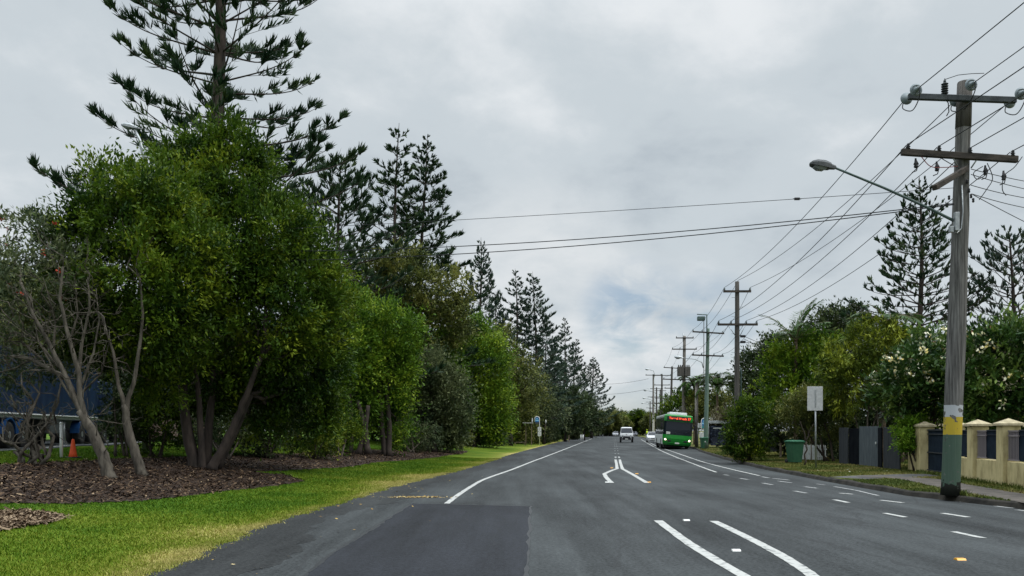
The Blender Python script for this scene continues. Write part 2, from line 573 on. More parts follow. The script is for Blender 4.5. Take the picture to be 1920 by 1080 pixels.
mat('cone_orange', (0.75, 0.09, 0.02), rough=0.5)
mat('brick_pale', (0.35, 0.27, 0.22), (0.25, 0.19, 0.16), 6, 0.9)


def pole_wood(name, bands, base_a, base_b):
    """weathered timber with painted bands: bands = [(height to, colour)] from the ground up"""
    m = bpy.data.materials.new(name)
    m.use_nodes = True
    N, L = m.node_tree.nodes, m.node_tree.links
    b = N['Principled BSDF']
    b.inputs['Roughness'].default_value = 0.85
    b.inputs['Specular IOR Level'].default_value = 0.15
    tc = N.new('ShaderNodeTexCoord')
    mp = N.new('ShaderNodeMapping')
    mp.inputs['Scale'].default_value = (11, 11, 0.4)
    L.new(tc.outputs['Object'], mp.inputs[0])
    n = N.new('ShaderNodeTexNoise')
    n.inputs['Scale'].default_value = 2.2
    n.inputs['Detail'].default_value = 8
    n.inputs['Roughness'].default_value = 0.7
    L.new(mp.outputs[0], n.inputs['Vector'])
    r = N.new('ShaderNodeValToRGB')
    r.color_ramp.elements[0].position, r.color_ramp.elements[0].color = 0.34, (*base_a, 1)
    r.color_ramp.elements[1].position, r.color_ramp.elements[1].color = 0.66, (*base_b, 1)
    L.new(n.outputs['Fac'], r.inputs[0])
    col = r.outputs[0]
    if bands:
        sp = N.new('ShaderNodeSeparateXYZ')
        L.new(tc.outputs['Object'], sp.inputs[0])
        rag = N.new('ShaderNodeTexNoise')
        rag.inputs['Scale'].default_value = 6
        rag.inputs['Detail'].default_value = 5
        L.new(tc.outputs['Object'], rag.inputs['Vector'])
        for (z0, z1, c, wear, soft) in bands:
            h = N.new('ShaderNodeMath')
            h.operation = 'MULTIPLY_ADD'
            L.new(rag.outputs['Fac'], h.inputs[0])
            h.inputs[1].default_value = soft
            L.new(sp.outputs[2], h.inputs[2])
            g1 = N.new('ShaderNodeMath')
            g1.operation = 'GREATER_THAN'
            L.new(h.outputs[0], g1.inputs[0])
            g1.inputs[1].default_value = z0 + soft * 0.5
            g2 = N.new('ShaderNodeMath')
            g2.operation = 'LESS_THAN'
            L.new(h.outputs[0], g2.inputs[0])
            g2.inputs[1].default_value = z1 + soft * 0.5
            mu = N.new('ShaderNodeMath')
            mu.operation = 'MULTIPLY'
            L.new(g1.outputs[0], mu.inputs[0])
            L.new(g2.outputs[0], mu.inputs[1])
            wr = N.new('ShaderNodeMath')
            wr.operation = 'LESS_THAN'
            L.new(rag.outputs['Fac'], wr.inputs[0])
            wr.inputs[1].default_value = wear
            m2 = N.new('ShaderNodeMath')
            m2.operation = 'MULTIPLY'
            L.new(mu.outputs[0], m2.inputs[0])
            L.new(wr.outputs[0], m2.inputs[1])
            m3 = N.new('ShaderNodeMath')
            m3.operation = 'MULTIPLY'
            m3.inputs[1].default_value = 0.9
            L.new(m2.outputs[0], m3.inputs[0])
            mx = N.new('ShaderNodeMix')
            mx.data_type = 'RGBA'
            L.new(m3.outputs[0], mx.inputs['Factor'])
            L.new(col, mx.inputs['A'])
            mx.inputs['B'].default_value = (*c, 1)
            col = mx.outputs['Result']
    L.new(col, b.inputs['Base Color'])
    bp = N.new('ShaderNodeBump')
    bp.inputs['Strength'].default_value = 0.7
    bp.inputs['Distance'].default_value = 0.02
    L.new(n.outputs['Fac'], bp.inputs['Height'])
    L.new(bp.outputs[0], b.inputs['Normal'])
    MATS[name] = m
    return m


pole_wood('pole_near', [(-1, 0.02, (0.01, 0.01, 0.01), 2, 0.0), (-1, 1.385, (0.055, 0.095, 0.068), 0.66, 0.0), (1.385, 1.79, (0.46, 0.34, 0.03), 0.57, 0.0),
                        (1.79, 2.06, (0.42, 0.44, 0.46), 0.55, 0.0), (-1, 0.28, (0.012, 0.010, 0.009), 0.9, 0.7)], (0.035, 0.034, 0.032), (0.20, 0.195, 0.185))
pole_wood('pole_grey', [], (0.10, 0.09, 0.08), (0.26, 0.235, 0.21))
pole_wood('pole_dark', [], (0.045, 0.042, 0.038), (0.13, 0.12, 0.11))
pole_wood('pole_green', [], (0.075, 0.125, 0.10), (0.17, 0.23, 0.19))
pole_wood('pole_pale', [(-1, 4.2, (0.50, 0.49, 0.42), 0.75, 0.3)], (0.12, 0.11, 0.10), (0.28, 0.26, 0.24))


# ------------------------------------------------------------------ mesh helpers
class MB:
    """collects shapes, then links them as ONE mesh object"""

    def __init__(self):
        self.v, self.f, self.s, self.mi = [], [], [], []
        self.cur = 0

    def add(self, vs, fs, smooth=False):
        o = len(self.v)
        self.v += [tuple(p) for p in vs]
        for f in fs:
            self.f.append(tuple(o + i for i in f))
            self.s.append(smooth)
            self.mi.append(self.cur)
        return self

    def box(self, c, s, rot=None):
        x, y, z = s[0] / 2, s[1] / 2, s[2] / 2
        vs = [Vector((i, j, k)) for i in (-x, x) for j in (-y, y) for k in (-z, z)]
        if rot is not None:
            vs = [rot @ p for p in vs]
        c = Vector(c)
        return self.add([c + p for p in vs], [(0, 1, 3, 2), (4, 6, 7, 5), (0, 4, 5, 1), (2, 3, 7, 6), (0, 2, 6, 4), (1, 5, 7, 3)])

    def rbox(self, c, s, b=0.03, rot=None, seg=2):
        bm = bmesh.new()
        bmesh.ops.create_cube(bm, size=1)
        for p in bm.verts:
            p.co = Vector((p.co.x * s[0], p.co.y * s[1], p.co.z * s[2]))
        bmesh.ops.bevel(bm, geom=bm.edges[:], offset=b, segments=seg, affect='EDGES', profile=0.6)
        bm.verts.index_update()
        c = Vector(c)
        vs = [c + ((rot @ p.co) if rot is not None else p.co) for p in bm.verts]
        fs = [[q.index for q in f.verts] for f in bm.faces]
        bm.free()
        return self.add(vs, fs, False)

    def tube(self, pts, rad, seg=8, caps=True, smooth=True):
        pts = [Vector(p) for p in pts]
        if not hasattr(rad, '__len__'):
            rad = [rad] * len(pts)
        vs, fs = [], []
        prev = None
        for i, p in enumerate(pts):
            t = (pts[min(i + 1, len(pts) - 1)] - pts[max(i - 1, 0)])
            if t.length < 1e-9:
                t = Vector((0, 0, 1))
            t.normalize()
            if prev is None:
                a = Vector((1, 0, 0)) if abs(t.x) < 0.9 else Vector((0, 1, 0))
                u = t.cross(a).normalized()
            else:
                u = (prev - t * prev.dot(t))
                u = u.normalized() if u.length > 1e-6 else t.orthogonal().normalized()
            prev = u
            w = t.cross(u)
            for k in range(seg):
                an = 2 * math.pi * k / seg
                vs.append(p + (u * math.cos(an) + w * math.sin(an)) * rad[i])
        for i in range(len(pts) - 1):
            for k in range(seg):
                k2 = (k + 1) % seg
                fs.append((i * seg + k, i * seg + k2, (i + 1) * seg + k2, (i + 1) * seg + k))
        self.add(vs, fs, smooth)
        if caps:
            o = len(self.v) - len(vs)
            self.f += [tuple(o + k for k in reversed(range(seg))), tuple(o + (len(pts) - 1) * seg + k for k in range(seg))]
            self.s += [False, False]
            self.mi += [self.cur] * 2
        return self

    def lathe(self, c, prof, seg=14, axis='Z', smooth=True):
        """prof = [(radius, height)]"""
        vs, fs = [], []
        c = Vector(c)
        for r, h in prof:
            for k in range(seg):
                a = 2 * math.pi * k / seg
                p = Vector((r * math.cos(a), r * math.sin(a), h))
                if axis == 'Y':
                    p = Vector((p.x, p.z, p.y))
                elif axis == 'X':
                    p = Vector((p.z, p.x, p.y))
                vs.append(c + p)
        for i in range(len(prof) - 1):
            for k in range(seg):
                k2 = (k + 1) % seg
                fs.append((i * seg + k, i * seg + k2, (i + 1) * seg + k2, (i + 1) * seg + k))
        fs.append(tuple(reversed(range(seg))))
        fs.append(tuple((len(prof) - 1) * seg + k for k in range(seg)))
        return self.add(vs, fs, smooth)

    def prism(self, poly, y0, y1):
        """poly in x,z pushed from y0 to y1"""
        n = len(poly)
        vs = [(x, y0, z) for x, z in poly] + [(x, y1, z) for x, z in poly]
        fs = [tuple(range(n)), tuple(reversed(range(n, 2 * n)))]
        fs += [(i, n + i, n + (i + 1) % n, (i + 1) % n) for i in range(n)]
        return self.add(vs, fs)

    def prism_x(self, poly, x0, x1):
        """poly in y,z pushed from x0 to x1"""
        n = len(poly)
        vs = [(x0, y, z) for y, z in poly] + [(x1, y, z) for y, z in poly]
        fs = [tuple(range(n)), tuple(reversed(range(n, 2 * n)))]
        fs += [(i, n + i, n + (i + 1) % n, (i + 1) % n) for i in range(n)]
        return self.add(vs, fs)

    def loft(self, rings, smooth=False):
        n = len(rings[0])
        vs = [p for r in rings for p in r]
        fs = []
        for i in range(len(rings) - 1):
            for k in range(n):
                k2 = (k + 1) % n
                fs.append((i * n + k, i * n + k2, (i + 1) * n + k2, (i + 1) * n + k))
        fs.append(tuple(reversed(range(n))))
        fs.append(tuple((len(rings) - 1) * n + k for k in range(n)))
        return self.add(vs, fs, smooth)

    def build(self, name, m, parent=None, loc=None):
        me = bpy.data.meshes.new(name)
        me.from_pydata(self.v, [], self.f)
        ms = m if isinstance(m, (list, tuple)) else [m]
        for q in ms:
            me.materials.append(MATS[q])
        me.polygons.foreach_set('use_smooth', self.s)
        if len(ms) > 1:
            me.polygons.foreach_set('material_index', self.mi)
        bm = bmesh.new()
        bm.from_mesh(me)
        bmesh.ops.recalc_face_normals(bm, faces=bm.faces)
        bm.to_mesh(me)
        bm.free()
        me.update()
        o = bpy.data.objects.new(name, me)
        COL.objects.link(o)
        if parent is not None:
            o.parent = parent
        if loc is not None:
            o.location = loc
        return o


def tag(o, label=None, cat=None, group=None, kind=None):
    if label:
        o['label'] = label
    if cat:
        o['category'] = cat
    if group:
        o['group'] = group
    if kind:
        o['kind'] = kind
    return o


def thing(name, label, cat, loc=(0, 0, 0), rz=0.0, group=None):
    o = bpy.data.objects.new(name, None)
    o.empty_display_size = 0.3
    COL.objects.link(o)
    o.location = loc
    o.rotation_euler = (0, 0, rz)
    return tag(o, label, cat, group)


def dup(o, loc, rz=0.0, scale=1.0, label=None, group=None):
    r = o.copy()
    COL.objects.link(r)
    r.location, r.rotation_euler = loc, (0, 0, rz)
    r.scale = scale if hasattr(scale, '__len__') else (scale,) * 3
    if label:
        r['label'] = label
    if group:
        r['group'] = group
    for ch in list(o.children):
        c = ch.copy()
        COL.objects.link(c)
        c.parent = r
        for g in list(ch.children):
            d = g.copy()
            COL.objects.link(d)
            d.parent = c
    return r


def poly_mesh(name, V, n, m, parent=None, attr=None):
    """V: (k*n,3) array, k separate faces with n corners each"""
    me = bpy.data.meshes.new(name)
    V = np.ascontiguousarray(V, dtype=np.float32).reshape(-1, 3)
    nv = len(V)
    nf = nv // n
    me.vertices.add(nv)
    me.vertices.foreach_set('co', V.ravel())
    me.loops.add(nv)
    me.loops.foreach_set('vertex_index', np.arange(nv, dtype=np.int32))
    me.polygons.add(nf)
    me.polygons.foreach_set('loop_start', np.arange(0, nv, n, dtype=np.int32))
    if attr is not None:
        a = me.attributes.new(attr[0], 'FLOAT', 'POINT')
        a.data.foreach_set('value', np.ascontiguousarray(attr[1], dtype=np.float32))
    ms = m if isinstance(m, (list, tuple)) else [m]
    for q in ms:
        me.materials.append(MATS[q])
    me.update(calc_edges=True)
    o = bpy.data.objects.new(name, me)
    COL.objects.link(o)
    if parent is not None:
        o.parent = parent
    return o


def grid_mesh(name, P, m, attr=None):
    """P: (rows, cols, 3)"""
    r, c = P.shape[:2]
    idx = np.arange(r * c).reshape(r, c)
    q = np.stack([idx[:-1, :-1], idx[:-1, 1:], idx[1:, 1:], idx[1:, :-1]], -1).reshape(-1)
    me = bpy.data.meshes.new(name)
    me.vertices.add(r * c)
    me.vertices.foreach_set('co', np.ascontiguousarray(P, dtype=np.float32).ravel())
    me.loops.add(len(q))
    me.loops.foreach_set('vertex_index', q.astype(np.int32))
    me.polygons.add(len(q) // 4)
    me.polygons.foreach_set('loop_start', np.arange(0, len(q), 4, dtype=np.int32))
    if attr is not None:
        a = me.attributes.new(attr[0], 'FLOAT', 'POINT')
        a.data.foreach_set('value', np.ascontiguousarray(attr[1], dtype=np.float32).ravel())
    me.materials.append(MATS[m])
    me.update(calc_edges=True)
    me.polygons.foreach_set('use_smooth', [True] * len(me.polygons))
    o = bpy.data.objects.new(name, me)
    COL.objects.link(o)
    return o


def norm(a): return a / (np.linalg.norm(a, axis=-1, keepdims=True) + 1e-9)


def vnoise(x, y, s, seed=0):
    """cheap smooth noise 0..1"""
    r = np.random.default_rng(seed)
    t = r.random((64, 64))
    u, v = np.asarray(x) / s + 1000, np.asarray(y) / s + 1000
    i, j = np.floor(u).astype(int), np.floor(v).astype(int)
    fu, fv = u - i, v - j
    fu, fv = fu * fu * (3 - 2 * fu), fv * fv * (3 - 2 * fv)
    g = lambda a, b: t[a % 64, b % 64]
    return (g(i, j) * (1 - fu) + g(i + 1, j) * fu) * (1 - fv) + (g(i, j + 1) * (1 - fu) + g(i + 1, j + 1) * fu) * fv


# ------------------------------------------------------------------ ground, road
def dryness(x, y):
    d = xl(y) - x
    k = 0.20 + 0.62 * np.exp(-np.maximum(d, 0) / 0.75) + 0.42 * (vnoise(x, y, 1.1, 1) - 0.5) + 0.42 * (vnoise(x, y, 3.6, 2) - 0.5)
    for (px_, py_, rr_, q_) in ((395, 1000, 0.75, 0.5), (310, 1050, 0.6, 0.35), (780, 892, 1.0, 0.5), (730, 905, 0.8, 0.35), (540, 985, 0.5, 0.3)):
        fx, fy = flat(px_, py_)
        k = k + q_ * np.exp(-((x - fx) ** 2 + ((y - fy) * 0.6) ** 2) / rr_ ** 2)
    k = k - 0.12 * sstep(2, 6, d) + 0.25 * sstep(45, 80, y) * np.exp(-np.maximum(d, 0) / 4)
    return np.clip(k, 0, 1)


def verge_dry(x, y):
    return np.clip(0.42 + 0.9 * (vnoise(x, y, 1.3, 5) - 0.5) + 0.5 * (vnoise(x, y, 4.1, 6) - 0.5), 0, 1)


ys = np.concatenate([[-4000, -1500, -500, -200, -80, -40], np.arange(-20, 70, 0.5), np.geomspace(70, 5000, 90)])
xs = np.concatenate([-np.geomspace(5000, 45, 40), np.arange(-44.5, 30, 0.5), np.geomspace(30, 5000, 40)])
XX, YY = np.meshgrid(xs, ys)
ZZ = H(XX, YY)
ZZ = np.where(ZZ > 0.1, ZZ, ZZ)
ZZ = np.where(XX > xl(YY), -0.03, ZZ)
tag(grid_mesh('ground', np.stack([XX, YY, ZZ], -1), 'turf', ('dry', dryness(XX, YY))), 'mown green grass falling gently from the side road to the bitumen edge', None, None, 'structure')


def ribbon(name, ya, a, b, z, m, cols=8, attr=None):
    t = np.linspace(0, 1, cols)
    X = a[:, None] * (1 - t) + b[:, None] * t
    Y = np.repeat(ya[:, None], cols, 1)
    P = np.stack([X, Y, np.full_like(X, z)], -1)
    return grid_mesh(name, P, m, (attr[0], attr[1](X, Y)) if attr else None)


yr = np.concatenate([[-55, -30, -15], np.arange(-5, 60, 0.2), np.arange(60, 130, 1.0), np.geomspace(130, 415, 40)])
tag(ribbon('road', yr, xl(yr), xr(yr), 0.006, 'asphalt', 10), 'wide worn grey bitumen road with painted lines', None, None, 'structure')

# kerb and verge on the right, with a lower lip where the driveway crosses
kb = MB()
prev = None
for y in np.concatenate([np.arange(-30, 12, 3.0), np.arange(12, 60, 0.6), np.arange(60, 415, 5.0)]):
    x = float(xr(y))
    zt = 0.135 + 0.012 * math.sin(y * 2.3) - 0.02 * math.exp(-((y - 27.9) / 0.9) ** 4)
    ring = [(x - 0.02, y, 0.0), (x + 0.03, y, zt - 0.03), (x + 0.07, y, zt), (x + 0.17, y, zt + 0.004), (x + 0.19, y, 0.0)]
    if prev:
        kb.add(prev + ring, [(i, i + 1, 6 + i, 5 + i) for i in range(4)], False)
    prev = ring
tag(kb.build('kerb', 'kerb_concrete'), 'dark concrete kerb along the right verge', None, None, 'structure')
yv = np.concatenate([[-55, -30, -15, -5], np.arange(0, 75, 0.4), np.geomspace(75, 2500, 70)])
xv = xr(yv)
offs = np.concatenate([np.arange(0.18, 12, 0.4), np.geomspace(12, 3000, 30)])
P = np.stack([xv[:, None] + offs[None, :], np.repeat(yv[:, None], len(offs), 1), np.full((len(yv), len(offs)), VERGE)], -1)
tag(grid_mesh('verge', P, 'verge_turf', ('dry', verge_dry(P[..., 0], P[..., 1]))), 'patchy brownish green grass verge beside the kerb', None, None, 'structure')


def strip_world(mb, pts, w, z, jag=0.0, seed=0):
    pts = [Vector((p[0], p[1], 0)) for p in pts]
    rnd = random.Random(seed)
    vs = []
    for i, p in enumerate(pts):
        t = (pts[min(i + 1, len(pts) - 1)] - pts[max(i - 1, 0)]).normalized()
        n = Vector((-t.y, t.x, 0))
        for s in (-1, 1):
            q = p + n * s * (w / 2 + rnd.uniform(-jag, jag))
            vs.append((q.x, q.y, z))
    mb.add(vs, [(2 * i, 2 * i + 1, 2 * i + 3, 2 * i + 2) for i in range(len(pts) - 1)])


def smooth_pts(px, n=6, z=0.0):
    pts = [Vector((*flat(*p, z), 0)) for p in px]
    if len(pts) < 3:
        return [pts[0].lerp(pts[-1], k / n) for k in range(n + 1)]
    out = []
    for i in range(len(pts) - 1):
        p0, p1, p2, p3 = pts[max(i - 1, 0)], pts[i], pts[i + 1], pts[min(i + 2, len(pts) - 1)]
        for k in range(n):
            t = k / n
            out.append(0.5 * ((2 * p1) + (p2 - p0) * t + (2 * p0 - 5 * p1 + 4 * p2 - p3) * t * t + (3 * p1 - p0 - 3 * p2 + p3) * t ** 3))
    out.append(pts[-1])
    return out


# asphalt repair
pm = MB()
shp = MB()
ys_ = np.arange(2, 60, 0.25)
sl_ = xl(ys_) + 1.1 + 0.25 * np.sin(ys_ * 0.7) + 0.07 * np.sin(ys_ * 5.1) + 0.05 * np.sin(ys_ * 11.3)
for i in range(len(ys_) - 1):
    shp.add([(float(xl(ys_[i])), ys_[i], 0.0085), (sl_[i], ys_[i], 0.0085), (sl_[i + 1], ys_[i + 1], 0.0085), (float(xl(ys_[i + 1])), ys_[i + 1], 0.0085)], [(0, 1, 2, 3)])
tag(shp.build('road_shoulder', 'asphalt_old'), 'dark crumbling bitumen shoulder along the left grass', None, None, 'structure')
pp = [flat(*p) for p in ((773, 945), (880, 947), (995, 950), (992, 1010), (988, 1085), (985, 1200), (420, 1200), (565, 1085), (640, 1028), (700, 992), (738, 967))]
rq = random.Random(7)
pr = []
for i in range(len(pp)):
    a_, b_ = Vector((*pp[i], 0)), Vector((*pp[(i + 1) % len(pp)], 0))
    m_ = max(1, int((b_ - a_).length / 0.12))
    for q in range(m_):
        v_ = a_.lerp(b_, q / m_)
        pr.append((v_.x + rq.uniform(-0.007, 0.007), v_.y + rq.uniform(-0.007, 0.007)))
pm.add([(x, y, 0.0105) for x, y in pr], [tuple(range(len(pr)))])
tag(pm.build('asphalt_patch', 'asphalt_patch'), 'darker rectangular bitumen repair in the near lane', None, None, 'structure')
sm = MB()
mat('tar', (0.018, 0.019, 0.021), (0.03, 0.032, 0.034), 12, 0.5)
for k, a in enumerate(([(773, 945), (880, 947), (995, 950)], [(995, 950), (992, 1010), (988, 1085), (985, 1200)], [(773, 945), (738, 967), (700, 992), (640, 1028), (565, 1085)])):
    strip_world(sm, smooth_pts(a, 10), 0.045, 0.0115, 0.025, k)
strip_world(sm, smooth_pts([(1495, 934), (1530, 936), (1565, 936)], 8), 0.05, 0.011, 0.02, 4)
strip_world(sm, smooth_pts([(960, 826), (985, 905)], 4), 0.0, 0.011)
tag(sm.build('road_seam', 'tar'), 'dark tar seam round the bitumen repair', None, None, 'structure')

LINES = [
    ('paint_white', 0.13, [(838, 945), (856, 931), (880, 915), (902, 902), (925, 893), (962, 880), (1000, 865), (1050, 846), (1110, 822.5)]),
    ('paint_white', 0.13, [(1154, 862), (1156, 870), (1157, 879)]), ('paint_white', 0.13, [(1162, 862), (1164, 870), (1167, 879)]),
    ('paint_white', 0.15, [(1158, 879), (1146, 883), (1133, 889)]), ('paint_white', 0.15, [(1133, 889), (1138, 897), (1147, 906)]),
    ('paint_white', 0.15, [(1166, 879), (1188, 891), (1213, 906)]),
    ('paint_white', 0.15, [(1234, 977), (1262, 998), (1304, 1028), (1400, 1085), (1480, 1130)]),
    ('paint_white', 0.15, [(1338, 978), (1396, 1006), (1448, 1033), (1490, 1058), (1530, 1086), (1580, 1130)]),
    ('paint_white', 0.10, [(1202, 824), (1226, 838), (1250, 850), (1300, 870), (1343, 886)]),
    ('paint_white', 0.10, [(1214, 828), (1234, 838), (1258, 846), (1290, 857), (1320, 867), (1370, 880), (1424, 892.5)]),
    ('paint_white', 0.08, [(1267, 860), (1288, 860.6), (1306, 861)]),
    ('paint_worn', 0.09, [(1564, 913), (1604, 920), (1646, 930)]), ('paint_worn', 0.08, [(1530, 908), (1547, 910)]),
]
lm = MB()
ms = ['paint_white', 'paint_worn']
for m_, w, px in LINES:
    lm.cur = ms.index(m_)
    strip_world(lm, smooth_pts(px, 8), w, 0.0125, 0.006, len(px))
c6 = lambda x, y: (1250 + x * 0.349, 820 + y * 0.349)
for (x0, y0, x1, y1) in ((305, 202, 335, 206), (395, 222, 438, 229), (512, 247, 568, 257), (600, 237, 670, 246), (510, 213, 550, 220), (570, 222, 660, 232), (740, 267, 810, 276),
                         (685, 290, 752, 302), (900, 337, 975, 353), (930, 302, 1003, 308), (1150, 340, 1270, 354), (1170, 410, 1283, 432), (1480, 410, 1622, 432), (1540, 510, 1700, 545),
                         (1580, 348, 1650, 353), (1690, 359, 1745, 363), (1765, 372, 1860, 383), (1880, 392, 1960, 403)):
    lm.cur = 0 if x0 > 850 and x0 < 1560 else 1
    strip_world(lm, smooth_pts([c6(x0, y0), c6(x1, y1)], 2), 0.12, 0.0125, 0.004, x0)
lm.cur = 1
for i in range(14):                                     # broken centre line running to the crest
    Y = 50 + i * 9.0
    xc = 0.119 * Y + 0.22
    for o in (-0.1, 0.12):
        strip_world(lm, [(xc + o, Y), (xc + o + 0.119 * 1.0, Y + 1.0)], 0.09, 0.0125)
tag(lm.build('road_marking', ms), 'white painted lane lines and dashes on the bitumen', None, None, 'structure')

for k, (px, py, c) in enumerate(((1217, 905, 'amber'), (1194, 889, 'amber'), (1147, 878, 'amber'), (1154, 857.5, 'white'), (1160.5, 857.5, 'white'), (1287, 977, 'white'), (1380, 1034, 'white'), (1800, 1051, 'amber'), (1138, 905, 'white'))):
    x, y = flat(px, py)
    s = MB()
    s.prism_x([(-0.05, 0), (-0.03, 0.022), (0.03, 0.022), (0.05, 0)], -0.055, 0.055)
    lab = {0: 'amber road stud at the right tip of the forked white line', 1: 'amber road stud beside the middle of the forked line', 2: 'amber road stud just left of the double centre line', 3: 'left white stud of the pair beyond the double line',
           4: 'right white stud of the pair beyond the double line', 5: 'white road stud between the tops of the two curved lines', 6: 'white road stud lower between the two curved lines', 7: 'lone amber road stud in the near right lane', 8: 'white road stud at the short left fork'}[k]
    o = s.build('road_stud', 'reflector_' + c, None, (x, y, 0.008))
    tag(o, lab, 'road stud', 'raised road studs')


# ------------------------------------------------------------------ mulch beds and ground cover
def in_poly(x, y, poly):
    inside = np.zeros(x.shape, bool)
    j = len(poly) - 1
    for i in range(len(poly)):
        xi, yi = poly[i]
        xj, yj = poly[j]
        c = ((yi > y) != (yj > y)) & (x < (xj - xi) * (y - yi) / (yj - yi + 1e-12) + xi)
        inside ^= c
        j = i
    return inside


BEDS = [
    [(-160, 950), (0, 945), (120, 946), (250, 941), (350, 931), (480, 916), (572, 903), (540, 892), (470, 885), (560, 882), (640, 877), (700, 868), (800, 860), (862, 852), (880, 846), (800, 842), (650, 846), (480, 853), (330, 858), (220, 862), (100, 867), (-160, 884)],
    [(-60, 967), (50, 962), (90, 965), (108, 970), (90, 980), (50, 989), (0, 998), (-60, 1006)],
]
BEDP = [[(lambda g: (g.x, g.y))(gnd(*p)) for p in b] for b in BEDS]


def bed(name, poly, label, step, nchips, chipmat, seed, lift=0.012):
    P = np.array(poly)
    x0, y0 = P.min(0)
    x1, y1 = P.max(0)
    gx, gy = np.meshgrid(np.arange(x0, x1, step), np.arange(y0, y1, step))
    ok = in_poly(gx + step / 2, gy + step / 2, poly)
    gx, gy = gx[ok], gy[ok]
    V = []
    for dx, dy in ((0, 0), (step, 0), (step, step), (0, step)):
        X, Y = gx + dx, gy + dy
        V.append(np.stack([X, Y, H(X, Y) + lift + 0.02 * vnoise(X, Y, 0.35, 3)], -1))
    tag(poly_mesh(name, np.stack(V, 1), 4, 'mulch'), label, None, None, 'structure')
    r = np.random.default_rng(seed)
    n = nchips * 4
    X, Y = r.uniform(x0, x1, n), r.uniform(y0, y1, n)
    w = np.clip((16.0 / Y) ** 1.2, 0, 1)
    ok = in_poly(X + r.normal(0, 0.12, n), Y + r.normal(0, 0.12, n), poly) & (r.random(n) < w)
    X, Y = X[ok][:nchips], Y[ok][:nchips]
    n = len(X)
    a = r.uniform(0, 6.283, n)
    L = 0.02 + 0.15 * r.random(n) ** 2
    W = r.uniform(0.010, 0.038, n)
    ax = np.stack([np.cos(a), np.sin(a), r.normal(0, 0.3, n)], -1)
    s = norm(np.cross(ax, np.array([0, 0, 1.0]) + r.normal(0, 0.35, (n, 3))))
    c = np.stack([X, Y, H(X, Y) + lift + 0.025 + r.random(n) * 0.02], -1)
    V = np.stack([c - ax * L[:, None] / 2 - s * W[:, None] / 2, c + ax * L[:, None] / 2 - s * W[:, None] / 2, c + ax * L[:, None] / 2 + s * W[:, None] / 2, c - ax * L[:, None] / 2 + s * W[:, None] / 2], 1)
    return poly_mesh('mulch_chips', V, 4, chipmat)


tag(bed('mulch_bed', BEDP[0], 'long dark bark mulch bed under the left trees', 0.14, 42000, 'mulch_chip', 1), 'loose bark chips covering the long mulch bed', 'mulch', None, 'stuff')
tag(bed('mulch_bed', BEDP[1], 'small pale mulch patch in the left lawn', 0.07, 9000, 'mulch_chip_pale', 2, 0.008), 'pale bark chips on the small lawn patch', 'mulch', None, 'stuff')


def blades(name, m, X, Y, Z, dry, r, hmin, hmax, wmul):
    n = len(X)
    a = r.uniform(0, 6.283, n)
    h = r.uniform(hmin, hmax, n)
    w = (0.006 + 0.0011 * Y) * wmul
    lean = r.normal(0, 0.45, (n, 2))
    dx, dy = np.cos(a) * w / 2, np.sin(a) * w / 2
    V = np.stack([np.stack([X - dx, Y - dy, Z], -1), np.stack([X + dx, Y + dy, Z], -1), np.stack([X + lean[:, 0] * h, Y + lean[:, 1] * h, Z + h], -1)], 1)
    return poly_mesh(name, V, 3, m, None, ('dry', np.repeat(dry, 3)))


r = np.random.default_rng(11)
n = 900000
Y = 8 + 42 * r.random(n) ** 1.7
X = xl(Y) + 0.10 - 14 * r.random(n) ** 1.15
X[: n // 14] = xl(Y[: n // 14]) + r.normal(0.0, 0.09, n // 14)
keep = np.abs(X / Y) < 0.66
for p in BEDP:
    keep &= ~in_poly(X, Y, p)
Xk, Yk = X[keep][:330000], Y[keep][:330000]
o = blades('grass', 'grass_blade', Xk, Yk, np.maximum(H(Xk, Yk), 0), dryness(Xk, Yk), r, 0.012, 0.045, 1.0)
tag(o, 'short mown green grass of the left roadside lawn', 'grass', None, 'stuff')
r = np.random.default_rng(12)
n = 300000
Y = 17 + 60 * r.random(n) ** 1.5
X = xr(Y) + 0.12 + 9 * r.random(n) ** 1.3
PATHS = []
PT = [[(1535, 898), (1585, 897), (1640, 894), (1720, 891.5), (1775, 891)], [(1625, 893), (1680, 896), (1730, 900), (1800, 914), (1920, 935), (2050, 957)]]
PW = [1.5, 1.15]
PTW = [smooth_pts(p, 8, VERGE) for p in PT]
PTW[0] = [q for q in PTW[0] if q.x > float(xr(q.y)) + 0.55]
keep = X / Y < 0.68
for pts, w in zip(PTW, PW):
    for q in pts:
        keep &= (X - q.x) ** 2 + (Y - q.y) ** 2 > (w / 2) ** 2
Xk, Yk = X[keep][:110000], Y[keep][:110000]
o = blades('verge_grass', 'verge_blade', Xk, Yk, np.full(len(Xk), VERGE), verge_dry(Xk, Yk), r, 0.02, 0.055, 1.0)
tag(o, 'thin patchy grass on the right hand verge', 'grass', None, 'stuff')
for pts, w, nm, m_, z, lab in ((PTW[0], PW[0], 'driveway', 'driveway_concrete', VERGE + 0.006, 'grey concrete driveway crossing from the road to the gate'), (PTW[1], PW[1], 'footpath', 'path_gravel', VERGE + 0.011, 'brown gravel footpath running past the cream fence')):
    s = MB()
    strip_world(s, pts, w, z, 0.06, 3)
    tag(s.build(nm, m_), lab, None, None, 'structure')


